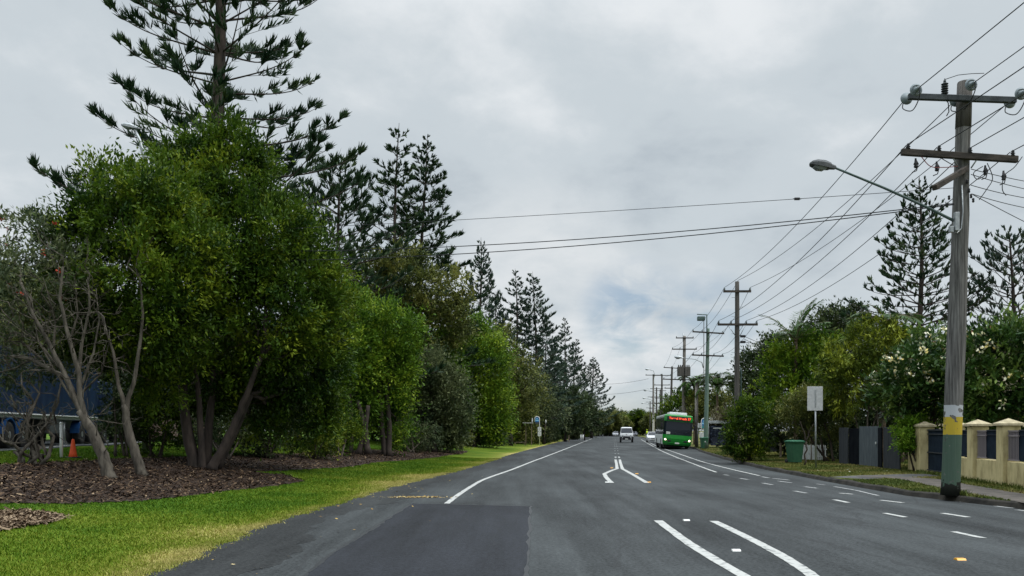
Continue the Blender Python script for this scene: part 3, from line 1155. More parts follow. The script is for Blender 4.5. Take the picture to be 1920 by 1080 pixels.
def litter(name, m, cx, cy, sx, sy, z, n, label, seed, size=0.05):
    r = np.random.default_rng(seed)
    X, Y = r.normal(cx, sx, n), r.normal(cy, sy, n)
    a = r.uniform(0, 6.283, n)
    L = r.uniform(size * 0.6, size * 1.4, n)
    W = L * 0.5
    ax = np.stack([np.cos(a), np.sin(a), r.normal(0, 0.2, n)], -1)
    s = norm(np.cross(ax, np.array([0, 0, 1.0]) + r.normal(0, 0.2, (n, 3))))
    c = np.stack([X, Y, np.full(n, z) + r.random(n) * 0.012], -1)
    V = np.stack([c - ax * L[:, None] / 2, c + s * W[:, None] / 2, c + ax * L[:, None] / 2, c - s * W[:, None] / 2], 1)
    return tag(poly_mesh(name, V, 4, m), label, 'litter', None, 'stuff')


x, y = flat(788, 933)
litter('leaf_litter', 'leaf_litter', x, y, 0.42, 0.11, 0.014, 420, 'band of fallen yellow leaves where the edge line ends', 1, 0.05)
x, y = flat(1600, 884, VERGE)
litter('petal_litter', 'petal_litter', x, y, 1.1, 0.5, VERGE + 0.02, 26, 'scattered white fallen flowers on the verge grass', 2, 0.08)


r = np.random.default_rng(31)
n = 60
Y = r.uniform(9, 30, n)
X = xl(Y) + np.abs(r.normal(0.3, 1.4, n))
a = r.uniform(0, 6.283, n)
L = r.uniform(0.03, 0.08, n)
ax = np.stack([np.cos(a), np.sin(a), r.normal(0.1, 0.2, n)], -1)
sd = norm(np.cross(ax, np.array([0, 0, 1.0]) + r.normal(0, 0.2, (n, 3))))
c = np.stack([X, Y, 0.018 + r.random(n) * 0.012], -1)
V = np.stack([c - ax * L[:, None] / 2, c + sd * L[:, None] / 4, c + ax * L[:, None] / 2, c - sd * L[:, None] / 4], 1)
tag(poly_mesh('leaf_litter', V, 4, 'leaf_litter'), 'single dry leaves strewn over the left bitumen shoulder', 'litter', None, 'stuff')
r = np.random.default_rng(32)
bp_ = gnd(1782, 932)
a = r.uniform(0, 6.283, 900)
q = 0.2 + np.abs(r.normal(0, 0.09, 900))
X, Y = bp_.x + np.cos(a) * q, bp_.y + np.sin(a) * q
f_ = r.random(1600)
X = np.concatenate([X, 14.75 + f_ * -2.6 - 0.28 + r.normal(0, 0.05, 1600)])
Y = np.concatenate([Y, 30.5 + f_ * -14.3 + r.normal(0, 0.05, 1600)])
k_ = X > xr(Y) + 0.1
X, Y = X[k_], Y[k_]
o = blades('weeds', 'verge_blade', X, Y, np.full(len(X), VERGE), verge_dry(X, Y) * 0.5, r, 0.04, 0.16, 1.0)
tag(o, 'long weeds round the near pole foot and along the cream wall', 'weeds', None, 'stuff')


# ------------------------------------------------------------------ plants
def diamond(P, A, S, L, W, mid=0.45):
    L, W = np.broadcast_to(L, (len(P),))[:, None], np.broadcast_to(W, (len(P),))[:, None]
    return np.stack([P, P + A * L * mid + S * W / 2, P + A * L, P + A * L * mid - S * W / 2], 1)


def crown_array(r, lobes, density, n_per, rc, L, W, up=0.25, fill=0.35):
    """leaf faces in twig tufts spread through bumpy lobes [(cx,cy,cz,rx,ry,rz)]; returns faces and a shade per tuft"""
    out, tone = [], []
    big = np.array(lobes, float)
    lob = [b for b in big]
    for b in big:                                   # smaller boughs standing out of every main mass
        k = 6
        d = norm(r.normal(size=(k, 3)) + np.array([0, 0, 0.15]))
        for q in d:
            f = r.uniform(0.28, 0.45)
            lob.append(np.concatenate([b[:3] + q * b[3:] * r.uniform(0.72, 0.92), b[3:] * f]))
    lob = np.array(lob)
    for k, lb in enumerate(lob):
        c, R = lb[:3], lb[3:]
        area = 4 * math.pi * (((R[0] * R[1]) ** 1.6 + (R[0] * R[2]) ** 1.6 + (R[1] * R[2]) ** 1.6) / 3) ** (1 / 1.6)
        n = max(5, int(area * density * (0.62 if k < len(big) else 0.8)))
        d = norm(r.normal(size=(n, 3)))
        shell = 1.03 - 0.28 * r.random(n) ** 1.5 + r.normal(0, 0.06, n)
        if k < len(big):
            q = int(n * fill)
            shell[:q] = r.uniform(0.35, 0.75, q)
        P = c + d * R * shell[:, None]
        keep = np.ones(n, bool)
        for j, l2 in enumerate(big):
            if j != k:
                keep &= (((P - l2[:3]) / l2[3:]) ** 2).sum(1) > 0.34
        P, d = P[keep], d[keep]
        if not len(P):
            continue
        D = norm(d / R)
        m = len(P)
        vig = r.uniform(0.55, 1.3, m)
        bt = np.clip(r.normal(0.5, 0.12), 0.2, 0.8)
        tn = np.clip(r.normal(bt, 0.26, m), 0, 1)
        Pn = np.repeat(P, n_per, 0)
        Dn = np.repeat(D, n_per, 0)
        vg = np.repeat(vig, n_per)[:, None]
        t = r.random((m * n_per, 1))
        pos = Pn + Dn * (t - 0.35) * rc * 1.9 * vg + r.normal(0, 1, (m * n_per, 3)) * rc * 0.38 * vg
        A = norm(Dn * 0.8 + r.normal(0, 0.6, (m * n_per, 3)) + np.array([0, 0, up]))
        S = norm(np.cross(A, np.array([0, 0, 1.0]) + r.normal(0, 0.45, (m * n_per, 3))))
        sc_ = r.uniform(0.6, 1.3, m * n_per)
        out.append(diamond(pos, A, S, L * sc_, W * sc_))
        tone.append(np.repeat(tn, n_per * 4))
    return np.concatenate(out, 0), np.concatenate(tone)


def limb(mb, r, p0, p1, r0, r1, wob=0.08, n=6, seg=7):
    p0, p1 = Vector(p0), Vector(p1)
    L = (p1 - p0).length
    pts, rad = [], []
    for i in range(n + 1):
        t = i / n
        p = p0.lerp(p1, t)
        if 0 < i < n:
            p += Vector(r.normal(0, 1, 3)) * wob * L * 0.3
        pts.append(p)
        rad.append(r0 + (r1 - r0) * t)
    mb.tube(pts, rad, seg)
    return pts


def tree(name, label, base, lobes, stems, leaf, bark='bark', density=9, n_per=26, rc=0.3, L=0.2, W=0.08, seed=0, group=None, cat='tree', twigs=0, fill=0.35, extra=None, up=0.25, sprigs=0):
    """lobes in world space; stems = [(list of world points, r0, r1)]; every lobe gets a limb from the nearest stem end"""
    r = np.random.default_rng(seed)
    b = Vector(base)
    o = thing(name, label, cat, b, 0, group)
    mb = MB()
    ends = []
    for pts, r0, r1 in stems:
        q = [Vector(p) - b for p in pts]
        fine = []
        for i in range(len(q) - 1):
            for k in range(4):
                fine.append(q[i].lerp(q[i + 1], k / 4) + Vector(r.normal(0, 1, 3)) * r0 * 0.06)
        fine.append(q[-1])
        n = len(fine)
        mb.tube(fine, [(r0 + (r1 - r0) * i / (n - 1)) * (1.35 if i == 0 and q[0].z < 0.4 else 1.0) for i in range(n)], 9)
        for k in range(sprigs):
            p0 = fine[int(r.integers(n // 3, n))]
            d = Vector(norm(r.normal(size=3) * np.array([1, 0.8, 0.6]) + np.array([-0.2, 0, 0.75])))
            e = p0 + d * r.uniform(0.5, 1.3)
            tw = limb(mb, r, p0, e, 0.016, 0.005, 0.2, 5, 5)
            for _ in range(2):
                q0 = tw[int(r.integers(2, 5))]
                d2 = Vector(norm(np.array(d) + r.normal(0, 0.6, 3)))
                limb(mb, r, q0, q0 + d2 * r.uniform(0.25, 0.6), 0.008, 0.003, 0.2, 4, 4)
        ends.append((fine[-1], r1))
        ends.append((fine[int(n * 0.7)], r1))
    for lb in lobes:
        c = Vector(lb[:3]) - b
        e, rr = min(ends, key=lambda z: (z[0] - c).length)
        pts = limb(mb, r, e, c, rr * 0.8, rr * 0.25, 0.12)
        for k in range(twigs):
            d = Vector(norm(r.normal(size=3) + np.array([0, 0, 0.3])))
            p0 = pts[int(r.integers(2, len(pts)))]
            limb(mb, r, p0, p0 + Vector((d.x * lb[3], d.y * lb[4], d.z * lb[5])) * r.uniform(0.6, 1.0), rr * 0.22, 0.008, 0.2, 5, 5)
    mb.build('trunk', bark, o)
    lob = [(lb[0] - b.x, lb[1] - b.y, lb[2] - b.z, *lb[3:]) for lb in lobes]
    V, tn = crown_array(r, lob, density, n_per, rc, L, W, up, fill)
    poly_mesh('crown', V, 4, leaf, o, ('tone', tn))
    if extra:
        extra(o, lob, r)
    return o


def plobes(Y0, items):
    """[(px,py,rx_px,rz_px,dY)] to world ellipsoids"""
    out = []
    for it in items:
        px, py, rx, rz = it[:4]
        Y = Y0 + (it[4] if len(it) > 4 else 0)
        p = at(px, py, Y)
        k = Y / F
        ry = it[5] if len(it) > 5 else max(rx, rz) * k * 0.9
        out.append((p.x, p.y, p.z, rx * k, ry, rz * k))
    return out


def pxl(Y, *pts):
    return [at(a, b, Y) for a, b in pts]


# --- near left trees -------------------------------------------------------
def flowers(m, n, size, name, frac_top=-0.2):
    def f(o, lob, r):
        V = []
        for lb in lob:
            k = max(2, int(n * lb[3] * lb[5]))
            d = norm(r.normal(size=(k, 3)) + np.array([0.0, -0.6, 0.35]))
            d = d[d[:, 2] > frac_top]
            for q in d:
                c = np.array(lb[:3]) + q * np.array(lb[3:]) * r.uniform(1.08, 1.32)
                m_ = 9
                A = norm(q * 0.6 + r.normal(0, 0.7, (m_, 3)))
                S = norm(np.cross(A, r.normal(size=(m_, 3))))
                V.append(diamond(np.repeat(c[None], m_, 0) + r.normal(0, size * 0.45, (m_, 3)), A, S, size, size * 0.7, 0.6))
        poly_mesh(name, np.concatenate(V, 0), 4, m, o)
    return f


g1 = gnd(205, 898)
Y1 = g1.y
tree('leaning_tree', 'leaning tree with pale bare limbs at the front of the mulch bed', g1,
     plobes(Y1 + 1, [(60, 440, 45, 45, 1), (20, 500, 55, 50, 0), (110, 520, 60, 60, 0.5), (40, 590, 55, 50, 0), (120, 470, 50, 45, 1.5), (-40, 560, 60, 80, 1), (150, 590, 50, 45, 1), (-20, 450, 40, 60, 2), (60, 670, 60, 45, 2.0), (140, 660, 55, 45, 2.2), (0, 700, 50, 40, 2)]),
     [(pxl(Y1, (205, 900), (198, 868), (176, 815), (150, 770)), 0.165, 0.10), (pxl(Y1, (158, 785), (140, 745), (120, 700), (90, 640), (62, 590), (40, 530)), 0.085, 0.025), (pxl(Y1, (160, 788), (150, 745), (148, 700), (128, 630), (112, 560), (118, 500)), 0.08, 0.025),
      (pxl(Y1 + 0.2, (125, 710), (90, 690), (55, 672), (20, 668)), 0.07, 0.03), (pxl(Y1 + 0.5, (148, 700), (154, 640), (168, 580), (165, 520)), 0.05, 0.015)] + [(pxl(Y1 + 0.2 * k_, *p_), 0.035, 0.008) for k_, p_ in enumerate((((140, 755), (100, 690), (72, 640), (58, 560)), ((110, 690), (72, 640), (20, 600)), ((150, 730), (176, 660), (186, 600), (180, 540)), ((100, 660), (104, 600), (84, 530)), ((80, 675), (40, 640), (2, 640)), ((130, 640), (146, 590), (140, 520)), ((60, 672), (30, 690), (-10, 700)), ((150, 740), (190, 700), (205, 640))))],
     'leaf_grey', 'bark_pale', density=5, n_per=26, rc=0.28, L=0.15, W=0.05, seed=21, twigs=9, fill=0.12, sprigs=7,
     extra=flowers('red_flower', 2.0, 0.08, 'blossoms'))

g2 = gnd(272, 893)
Y2 = g2.y
tree('broadleaf_tree', 'dense tree with a forked pale trunk right of the leaning one', g2,
     plobes(Y2 + 1.5, [(235, 420, 95, 85, 0), (160, 460, 65, 75, 0.5), (300, 380, 85, 75, 1.5), (250, 520, 100, 80, -0.6), (190, 600, 60, 55, 0.3), (330, 480, 85, 90, 0.5), (300, 600, 80, 65, -0.3), (150, 545, 65, 65, 0.6), (250, 660, 70, 45, 0.6), (225, 350, 65, 48, 1.2), (335, 650, 55, 50, 0.8), (190, 390, 45, 40, 0.3), (310, 720, 42, 42, 0.9), (175, 655, 45, 40, 1.0)]),
     [(pxl(Y2, (268, 895), (250, 840), (237, 790), (234, 760)), 0.135, 0.085), (pxl(Y2, (236, 780), (230, 748), (222, 720), (212, 660), (190, 590)), 0.07, 0.025), (pxl(Y2, (236, 782), (240, 748), (250, 720), (262, 650), (268, 590), (262, 520)), 0.07, 0.025)],
     'leaf_deep', 'bark_pale', density=6.5, n_per=46, rc=0.33, L=0.15, W=0.062, seed=22, twigs=2, fill=0.42)

g3 = gnd(385, 880)
Y3 = g3.y
tree('broadleaf_tree', 'broadest rounded dense tree with many dark stems in the mulch bed', g3,
     plobes(Y3 + 1.8, [(400, 330, 95, 78, 0.5), (455, 340, 75, 70, 0), (350, 390, 90, 80, -0.5), (470, 430, 110, 90, -0.5), (400, 500, 110, 100, -1.5), (530, 500, 105, 95, 0), (560, 580, 78, 110, 0), (480, 600, 120, 95, -1.2), (400, 640, 90, 70, -0.6), (560, 690, 85, 65, 0), (470, 700, 85, 55, -0.5),
                       (592, 530, 38, 70, 0.6), (520, 430, 70, 60, 0.6), (440, 285, 55, 38, 0.6), (340, 320, 55, 45, 1.0), (602, 640, 42, 70, 0.3), (300, 450, 55, 60, -0.5), (470, 765, 70, 42, 0.2), (550, 765, 65, 50, 0.6), (360, 715, 50, 55, 0.8), (590, 745, 42, 62, 0.8), (415, 735, 55, 45, 1.0)]),
     [(pxl(Y3, (370, 885), (355, 830), (345, 760), (342, 680)), 0.20, 0.12), (pxl(Y3 - 0.2, (395, 882), (418, 840), (438, 800), (462, 740), (490, 670)), 0.15, 0.07), (pxl(Y3 + 0.4, (385, 880), (392, 800), (400, 700)), 0.15, 0.10), (pxl(Y3 - 0.1, (380, 884), (377, 830), (372, 740), (362, 660)), 0.12, 0.06), (pxl(Y3 + 0.3, (404, 880), (440, 810), (470, 740)), 0.13, 0.09)],
     'leaf_deep', 'bark_dark', density=6.5, n_per=46, rc=0.34, L=0.155, W=0.064, seed=23, twigs=2, fill=0.42)

# low twiggy shrub, far left
g = gnd(60, 872)
r = np.random.default_rng(5)
o = thing('bare_shrub', 'low leafless grey many-stemmed shrub behind the leaning trunk', 'shrub', g)
mb = MB()
for (tx, ty) in ((5, 800), (20, 740), (40, 700), (60, 760), (85, 780), (105, 750), (-20, 810), (120, 700), (70, 690), (30, 790)):
    e = at(tx, ty, g.y + r.uniform(-0.8, 0.8)) - g
    s = Vector((r.normal(0, 0.15), r.normal(0, 0.15), 0))
    pts = limb(mb, r, s, e, 0.055, 0.016, 0.18, 7, 7)
    for k in range(5):
        p = pts[int(r.integers(3, 8))]
        d = Vector(norm(r.normal(size=3) + np.array([0, 0, 0.9])))
        limb(mb, r, p, p + d * r.uniform(0.4, 1.1), 0.014, 0.004, 0.2, 5, 5)
mb.build('stems', 'bark_pale', o)


def shrub(name, label, base, items, Y, leaf, seed, L=0.13, W=0.06, density=12, n_per=24, rc=0.2, bark='bark', group=None, cat='shrub', stems=5, fill=0.3, extra=None, r0=0.035):
    r = np.random.default_rng(seed + 500)
    lob = plobes(Y, items)
    st = []
    for k in range(stems):
        lb = lob[k % len(lob)]
        b = Vector(base)
        e = Vector(lb[:3])
        q = b + Vector((r.normal(0, 0.12), r.normal(0, 0.12), 0))
        st.append(([q, q.lerp(e, 0.5) + Vector((r.normal(0, .05), r.normal(0, .05), 0.05)), q.lerp(e, 0.85)], r0, r0 * 0.5))
    return tree(name, label, base, lob, st, leaf, bark, density, n_per, rc, L, W, seed, group, cat, 1, fill, extra)


g = gnd(290, 858)
shrub('shrub', 'glossy dark shrub between the two forked trees', g, [(290, 790, 45, 45, 0.5), (270, 735, 28, 30, 0.8), (320, 750, 32, 40, 0.7), (250, 810, 25, 30, 0.3), (330, 805, 25, 35, 1)], g.y, 'leaf_deep', 31)
g = gnd(505, 862)
shrub('shrub', 'low dark shrub right of the broadest tree', g, [(505, 810, 42, 42, 0.5), (470, 770, 45, 45, 1), (540, 770, 40, 45, 1.0), (480, 830, 30, 25, 0.2)], g.y, 'leaf_dark', 32)
g = gnd(590, 862)
shrub('shrub', 'shrub with yellowed upper leaves at the end of the mulch', g, [(590, 770, 36, 30, 0), (575, 820, 38, 35, 0.3), (615, 815, 30, 36, 0.4)], g.y, 'leaf_gold', 33, L=0.12)

for k, (lab, px, py, items, lf) in enumerate((
        ('dark low shrub in the shade behind the broadest tree', 420, 862, [(420, 820, 45, 32, 1.5), (380, 800, 40, 40, 2), (455, 810, 35, 35, 2)], 'leaf_dark'),
        ('dim leafy shrub hiding the truck cab between the forked trees', 225, 856, [(222, 790, 26, 50, 1.0), (215, 740, 22, 35, 1.2)], 'leaf_dark'),
        ('dark shrub between the yellowed shrub and the slim-trunked tree', 640, 858, [(635, 815, 28, 35, 1), (655, 800, 26, 32, 1.5), (610, 830, 26, 24, 1)], 'leaf_deep'),
        ('shaded shrub closing the gap right of the thick dark base', 775, 850, [(770, 815, 32, 28, 1.5), (745, 822, 26, 24, 1.5), (805, 818, 24, 24, 1)], 'leaf_grey'))):
    g = gnd(px, py)
    shrub('shrub', lab, g, items, g.y, lf, 150 + k, L=0.14, W=0.06, density=9, rc=0.24)

# --- row of roadside trees running away on the left -------------------------
ROW = [
    # label, base px, lobes, leaf, seed, leaf length, density, stems px
    ('upright bright green tree with two slim dark trunks', (668, 853), [(640, 640, 48, 80, 0), (660, 690, 42, 75, 0.3), (630, 720, 45, 65, 0), (665, 770, 35, 45, 0.4), (615, 780, 40, 45, 0.5), (690, 720, 22, 70, 0.8), (655, 590, 34, 45, 0.6)], 'leaf_fresh', 41, 0.19, 8, [((655, 853), (660, 800), (655, 740)), ((672, 853), (685, 805), (690, 760)), ((690, 851), (684, 800), (670, 750))]),
    ('light green tree with drooping leaf tufts and thick dark base', (728, 856), [(725, 620, 45, 50, 0), (735, 690, 38, 65, 0.2), (755, 620, 35, 40, 0.6), (720, 750, 40, 55, 0), (745, 790, 28, 45, 0.3), (705, 680, 30, 60, 0.5), (690, 600, 35, 30, 1.0)], 'leaf_fresh', 42, 0.20, 8, [((728, 857), (730, 800), (726, 740)), ((722, 857), (716, 800), (712, 740))]),
    ('green-gold round-topped tree behind the drooping one', (800, 842), [(790, 640, 50, 48, 0), (820, 690, 45, 60, 0.3), (775, 690, 40, 60, 0), (830, 760, 40, 55, 0.4)], 'leaf_fresh', 43, 0.24, 6, [((800, 842), (802, 780), (800, 700))]),
    ('dull grey-green willowy tree leaning out over the lawn', (812, 848), [(810, 720, 42, 60, 0), (840, 760, 38, 50, 0), (790, 770, 32, 50, 0), (855, 790, 24, 38, -0.2), (820, 810, 45, 28, 0)], 'leaf_grey', 44, 0.22, 8, [((812, 849), (815, 800), (812, 750)), ((806, 849), (798, 800), (790, 770))]),
    ('tall vivid green domed tree halfway along the row', (885, 838), [(860, 640, 42, 38, 0), (890, 650, 45, 45, 0.3), (905, 700, 42, 60, 0), (880, 740, 40, 60, 0), (925, 760, 28, 55, 0.3), (900, 800, 40, 30, 0.2), (845, 690, 30, 60, 0.8)], 'leaf_fresh', 45, 0.26, 6, [((885, 838), (885, 780), (882, 700))]),
    ('rounded dark olive tree before the blue stop sign', (955, 832), [(950, 760, 42, 45, 0), (975, 790, 30, 35, 0.4), (925, 790, 32, 40, 0), (960, 730, 30, 25, 0.5)], 'leaf_olive', 46, 0.26, 6, [((955, 833), (955, 800), (950, 770))]),
]
for lab, b, items, leaf, seed, L_, den, stm in ROW:
    g = gnd(*b)
    Y = g.y
    tree('roadside_tree', lab, g, plobes(Y + 0.8, items), [(pxl(Y, *s), 0.13 * Y / 34, 0.08 * Y / 34) for s in stm], leaf, 'bark_dark', den * 0.75, 34, 0.40 * Y / 38, L_ * 1.0, L_ * 0.42, seed, 'trees in the row along the left lawn', twigs=1)
for k, (lab, px, Y, items, leaf, L_) in enumerate((
        ('tall olive tree rising behind the row, below the paired pines', 745, 56, [(700, 530, 50, 42, 0), (760, 520, 60, 45, 0), (820, 555, 55, 45, 0.6), (720, 590, 60, 50, 1), (790, 610, 70, 55, 1), (850, 600, 35, 45, 1), (660, 560, 40, 50, 1)], 'leaf_olive', 0.26),
        ('dark grey-leaved tree behind the blue stop sign', 1020, 104, [(1015, 765, 30, 35, 0), (1040, 780, 26, 30, 0), (990, 770, 26, 36, 0), (1005, 730, 26, 28, 1)], 'leaf_grey', 0.34),
        ('sombre bushy tree beyond the leaning post', 1060, 128, [(1055, 770, 26, 32, 0), (1080, 780, 22, 26, 0), (1040, 755, 20, 25, 1), (1070, 750, 22, 22, 1)], 'leaf_dark', 0.4),
        ('dusky shrub-like tree near the white bollards', 1095, 150, [(1095, 782, 22, 24, 0), (1115, 790, 16, 18, 0), (1100, 760, 18, 20, 1)], 'leaf_dark', 0.42),
        ('green tree between the domed tree and the far pines', 958, 88, [(960, 690, 32, 36, 0), (990, 720, 30, 40, 0), (955, 750, 26, 36, 0.5), (940, 650, 26, 32, 1)], 'leaf_olive', 0.32))):
    g = on(px, Y)
    tree('background_tree', lab, g, plobes(Y, items), [([g, g.lerp(at(px, items[0][1], Y), 0.6)], 0.19, 0.12)], leaf, 'bark_dark', 3.6 if Y < 60 else 2.2, 22, 0.42 if Y < 60 else 0.6, L_, L_ * 0.45, 60 + k, 'trees standing behind the left row', twigs=1, fill=0.2)
g = gnd(865, 842)
shrub('shrub', 'small rounded shrub on the lawn edge under the vivid dome', g, [(866, 822, 18, 16, 0), (855, 830, 14, 10, 0)], g.y, 'leaf_olive', 35, density=9)
g = gnd(930, 836)
shrub('shrub', 'low blue-green shrub just before the timber shelter', g, [(938, 822, 16, 13, 0), (922, 826, 14, 10, 0)], g.y, 'leaf_grey', 36, density=8)


# --- distant broadleaf masses: one set of tree kinds, copied -----------------
def kind(name, label, leaf, seed, hh=8.0, rr=3.6, bark='bark_dark'):
    r = np.random.default_rng(seed)
    lob = []
    for k in range(11):
        a = r.uniform(0, 6.283)
        q = r.uniform(0.15, 0.75) * rr
        lob.append((math.cos(a) * q, math.sin(a) * q, hh * r.uniform(0.16, 0.85), rr * r.uniform(0.35, 0.55), rr * r.uniform(0.35, 0.55), rr * r.uniform(0.3, 0.5)))
    return tree(name, label, (0, 0, 0), lob, [([(0, 0, 0), (0.1, 0, hh * 0.3), (0, 0.1, hh * 0.55)], 0.2, 0.12)], leaf, bark, 3.2, 20, 0.5, 0.42, 0.19, seed, None, 'tree', 1, 0.25)


FARK = [kind('distant_tree', 'x', 'leaf_olive', 71), kind('distant_tree', 'x', 'leaf_grey', 72, 7.0, 4.0), kind('distant_tree', 'x', 'leaf_dark', 73, 9, 3.8), kind('distant_tree', 'x', 'leaf_deep', 74, 8, 3.4)]
used = set()


def far_tree(k, px, Y, s, label, group):
    src = FARK[k]
    loc = on(px, Y)
    rz = (px * 0.37 + Y) % 6.28
    if k not in used:
        used.add(k)
        src.location, src.rotation_euler = loc, (0, 0, rz)
        src.scale = s if hasattr(s, '__len__') else (s,) * 3
        src['label'] = label
        src['group'] = group
        return src
    return dup(src, loc, rz, s, label, group)


G1 = 'trees closing the view at the end of the road'
LG1 = 'small dark distant tree in the mass closing the end of the road'
rr_ = random.Random(4)
for i in range(30):
    px = 1112 + i * 5.2
    Y = rr_.uniform(250, 300)
    s = (HY + 6 - rr_.uniform(768, 784)) * Y / F / 8.0
    if px < 1135:
        s *= 1.15
    far_tree((0, 1, 0, 3)[i % 4], px, Y, (s * 1.2, s * 1.2, s), LG1, G1)
G2 = 'dark trees beyond the side road'
LG2 = 'dark background tree seen between the left trunks, beyond the side road'
for i, (px, Y, s) in enumerate(((-20, 50, 1.2), (60, 58, 1.25), (150, 66, 1.4), (240, 62, 1.2), (400, 62, 1.1), (480, 58, 1.05), (560, 60, 1.1), (640, 66, 1.2), (720, 70, 1.15), (520, 78, 1.4), (-110, 46, 1.2), (330, 80, 1.0))):
    far_tree((0, 3, 0, 1)[i % 4], px, Y, s, LG2, G2)
G3 = 'trees filling the left row towards the crest'
LG3 = 'dark tree in the unbroken left row towards the crest'
for i, (px, Y, s) in enumerate(((880, 62, 0.75), (920, 72, 0.8), (965, 84, 0.85), (1000, 100, 0.85), (1030, 118, 0.9), (1055, 140, 0.95), (1078, 165, 1.0), (1098, 185, 0.95), (1112, 210, 1.0), (1122, 235, 1.0), (1045, 112, 0.55), (1085, 170, 0.7), (840, 56, 0.7))):
    far_tree((2, 0, 3, 2, 0)[i % 5], px - 5200 / Y, Y + 4, s, LG3, G3)
for i, (px, Y, s) in enumerate(((905, 74, 0.34), (935, 84, 0.36), (962, 92, 0.34), (1000, 108, 0.40), (1022, 112, 0.42), (1036, 122, 0.40), (1052, 130, 0.42), (1066, 142, 0.40), (1078, 154, 0.42), (1090, 172, 0.46), (1100, 190, 0.5), (1108, 215, 0.55), (1116, 240, 0.6))):
    far_tree((1, 2, 3, 1)[i % 4], px - 1500 / Y, Y, (s * 1.2, s * 1.2, s), 'low bush at the foot of the left row towards the crest', 'bushes at the foot of the left row')


# --- Norfolk pines ---------------------------------------------------------
def pine(name, label, base, hgt, rad, seed, whorl=0.8, first=0.12, rope=0.55, rw=0.055, nrope=9, nb=6, spray=0.55, trunk_r=0.3, leaf='needle', lean=(0, 0), up=0.35, top_pow=0.85, irregular=0.2, group=None, cat='pine tree', lowgap=0.0, gapf=0.42, upk=0.75, spread=0.32):
    r = np.random.default_rng(seed)
    o = thing(name, label, cat, base, 0, group)
    mb = MB()
    n = 14
    axis = lambda z: Vector((lean[0] * z + 0.012 * hgt * math.sin(z / hgt * 5 + seed), lean[1] * z, z))
    mb.tube([axis(hgt * i / n) for i in range(n + 1)], [trunk_r * (1 - i / n) ** 0.85 + 0.015 for i in range(n + 1)], 9)
    Ps, As, Ss, Ls, Ws, Ts = [], [], [], [], [], []
    z = hgt * first
    while z < hgt * 0.985:
        t = z / hgt
        ln0 = rad * (1 - t) ** top_pow + 0.12
        if t < 0.3 and lowgap:
            ln0 *= 1 - lowgap * r.random()
        k = nb if ln0 > 0.8 else 5
        ts = min(1.0, 0.4 + ln0 / rad * 1.6)
        a0 = r.uniform(0, 6.283)
        for b in range(k):
            if r.random() < irregular * 0.5:
                continue
            a = a0 + 6.283 * b / k + r.normal(0, 0.12)
            ln = ln0 * r.uniform(1 - irregular, 1 + irregular)
            e0 = 0.02 + 0.5 * t + r.normal(0, 0.07)
            c0 = axis(z + r.normal(0, whorl * 0.12))
            d = Vector((math.cos(a), math.sin(a), 0))
            pts = []
            m = max(5, int(ln / 0.45))
            p = c0.copy()
            for i in range(m + 1):
                s = i / m
                el = e0 - 0.15 * math.sin(s * 3.0) + up * s * s
                if i:
                    p = p + (d * math.cos(el) + Vector((0, 0, math.sin(el)))) * (ln / m)
                pts.append(p.copy())
            mb.tube(pts, [max(0.008, 0.016 + 0.007 * ln) * (1 - 0.8 * i / m) for i in range(m + 1)], 5, False)
            # sprays: short side branchlets with upswept rope-like shoots
            pos = 0.28 * ln if ln > 1.5 else 0.12
            side = 1
            while pos < ln:
                s = pos / ln
                i = min(int(s * m), m - 1)
                q = pts[i].lerp(pts[i + 1], s * m - i)
                tdir = (pts[i + 1] - pts[i]).normalized()
                lat = Vector((-d.y, d.x, 0)) * side
                bl = min(spray * 1.6, 0.18 + (ln - pos) * 0.42) * r.uniform(0.6, 1.2)
                sd = (tdir * 0.75 + lat * r.uniform(0.35, 0.9) + Vector((0, 0, r.uniform(0.05, 0.3)))).normalized()
                e = q + sd * bl
                if bl > 0.35:
                    mb.tube([q, q.lerp(e, 0.5) + Vector((0, 0, 0.03)), e], [0.012, 0.009, 0.006], 4, False)
                kk = max(3, int(nrope * r.uniform(0.6, 1.2)))
                tt = r.uniform(0.35, 1.05, kk)[:, None]
                P0 = np.array(q)[None] * (1 - tt) + np.array(e)[None] * tt
                A = norm(np.array(sd)[None] * 0.8 + np.array([0, 0, upk])[None] + r.normal(0, spread, (kk, 3)))
                Ps.append(P0)
                As.append(A)
                Ss.append(norm(np.cross(A, r.normal(size=(kk, 3)))))
                Ls.append(rope * ts * r.uniform(0.6, 1.15, kk))
                Ws.append(rw * r.uniform(0.8, 1.3, kk))
                Ts.append(np.full(kk, r.uniform(0.1, 0.9)))
                side = -side
                pos += spray * gapf * r.uniform(0.7, 1.4)
            kk = nrope
            A = norm(np.array((pts[-1] - pts[-2]).normalized())[None] + np.array([0, 0, 0.35])[None] + r.normal(0, 0.25, (kk, 3)))
            Ps.append(np.repeat(np.array(pts[-1])[None], kk, 0) - A * 0.15)
            As.append(A)
            Ss.append(norm(np.cross(A, r.normal(size=(kk, 3)))))
            Ls.append(rope * ts * r.uniform(0.7, 1.2, kk))
            Ws.append(rw * r.uniform(0.8, 1.3, kk))
            Ts.append(np.full(kk, r.uniform(0.3, 1.0)))
        z += whorl * (0.55 + 0.6 * (1 - t)) * r.uniform(0.8, 1.2)
    mb.build('trunk', 'bark_dark', o)
    V = diamond(np.concatenate(Ps), np.concatenate(As), np.concatenate(Ss), np.concatenate(Ls), np.concatenate(Ws), 0.4)
    poly_mesh('crown', V, 4, leaf, o, ('tone', np.repeat(np.concatenate(Ts), 4)))
    return o


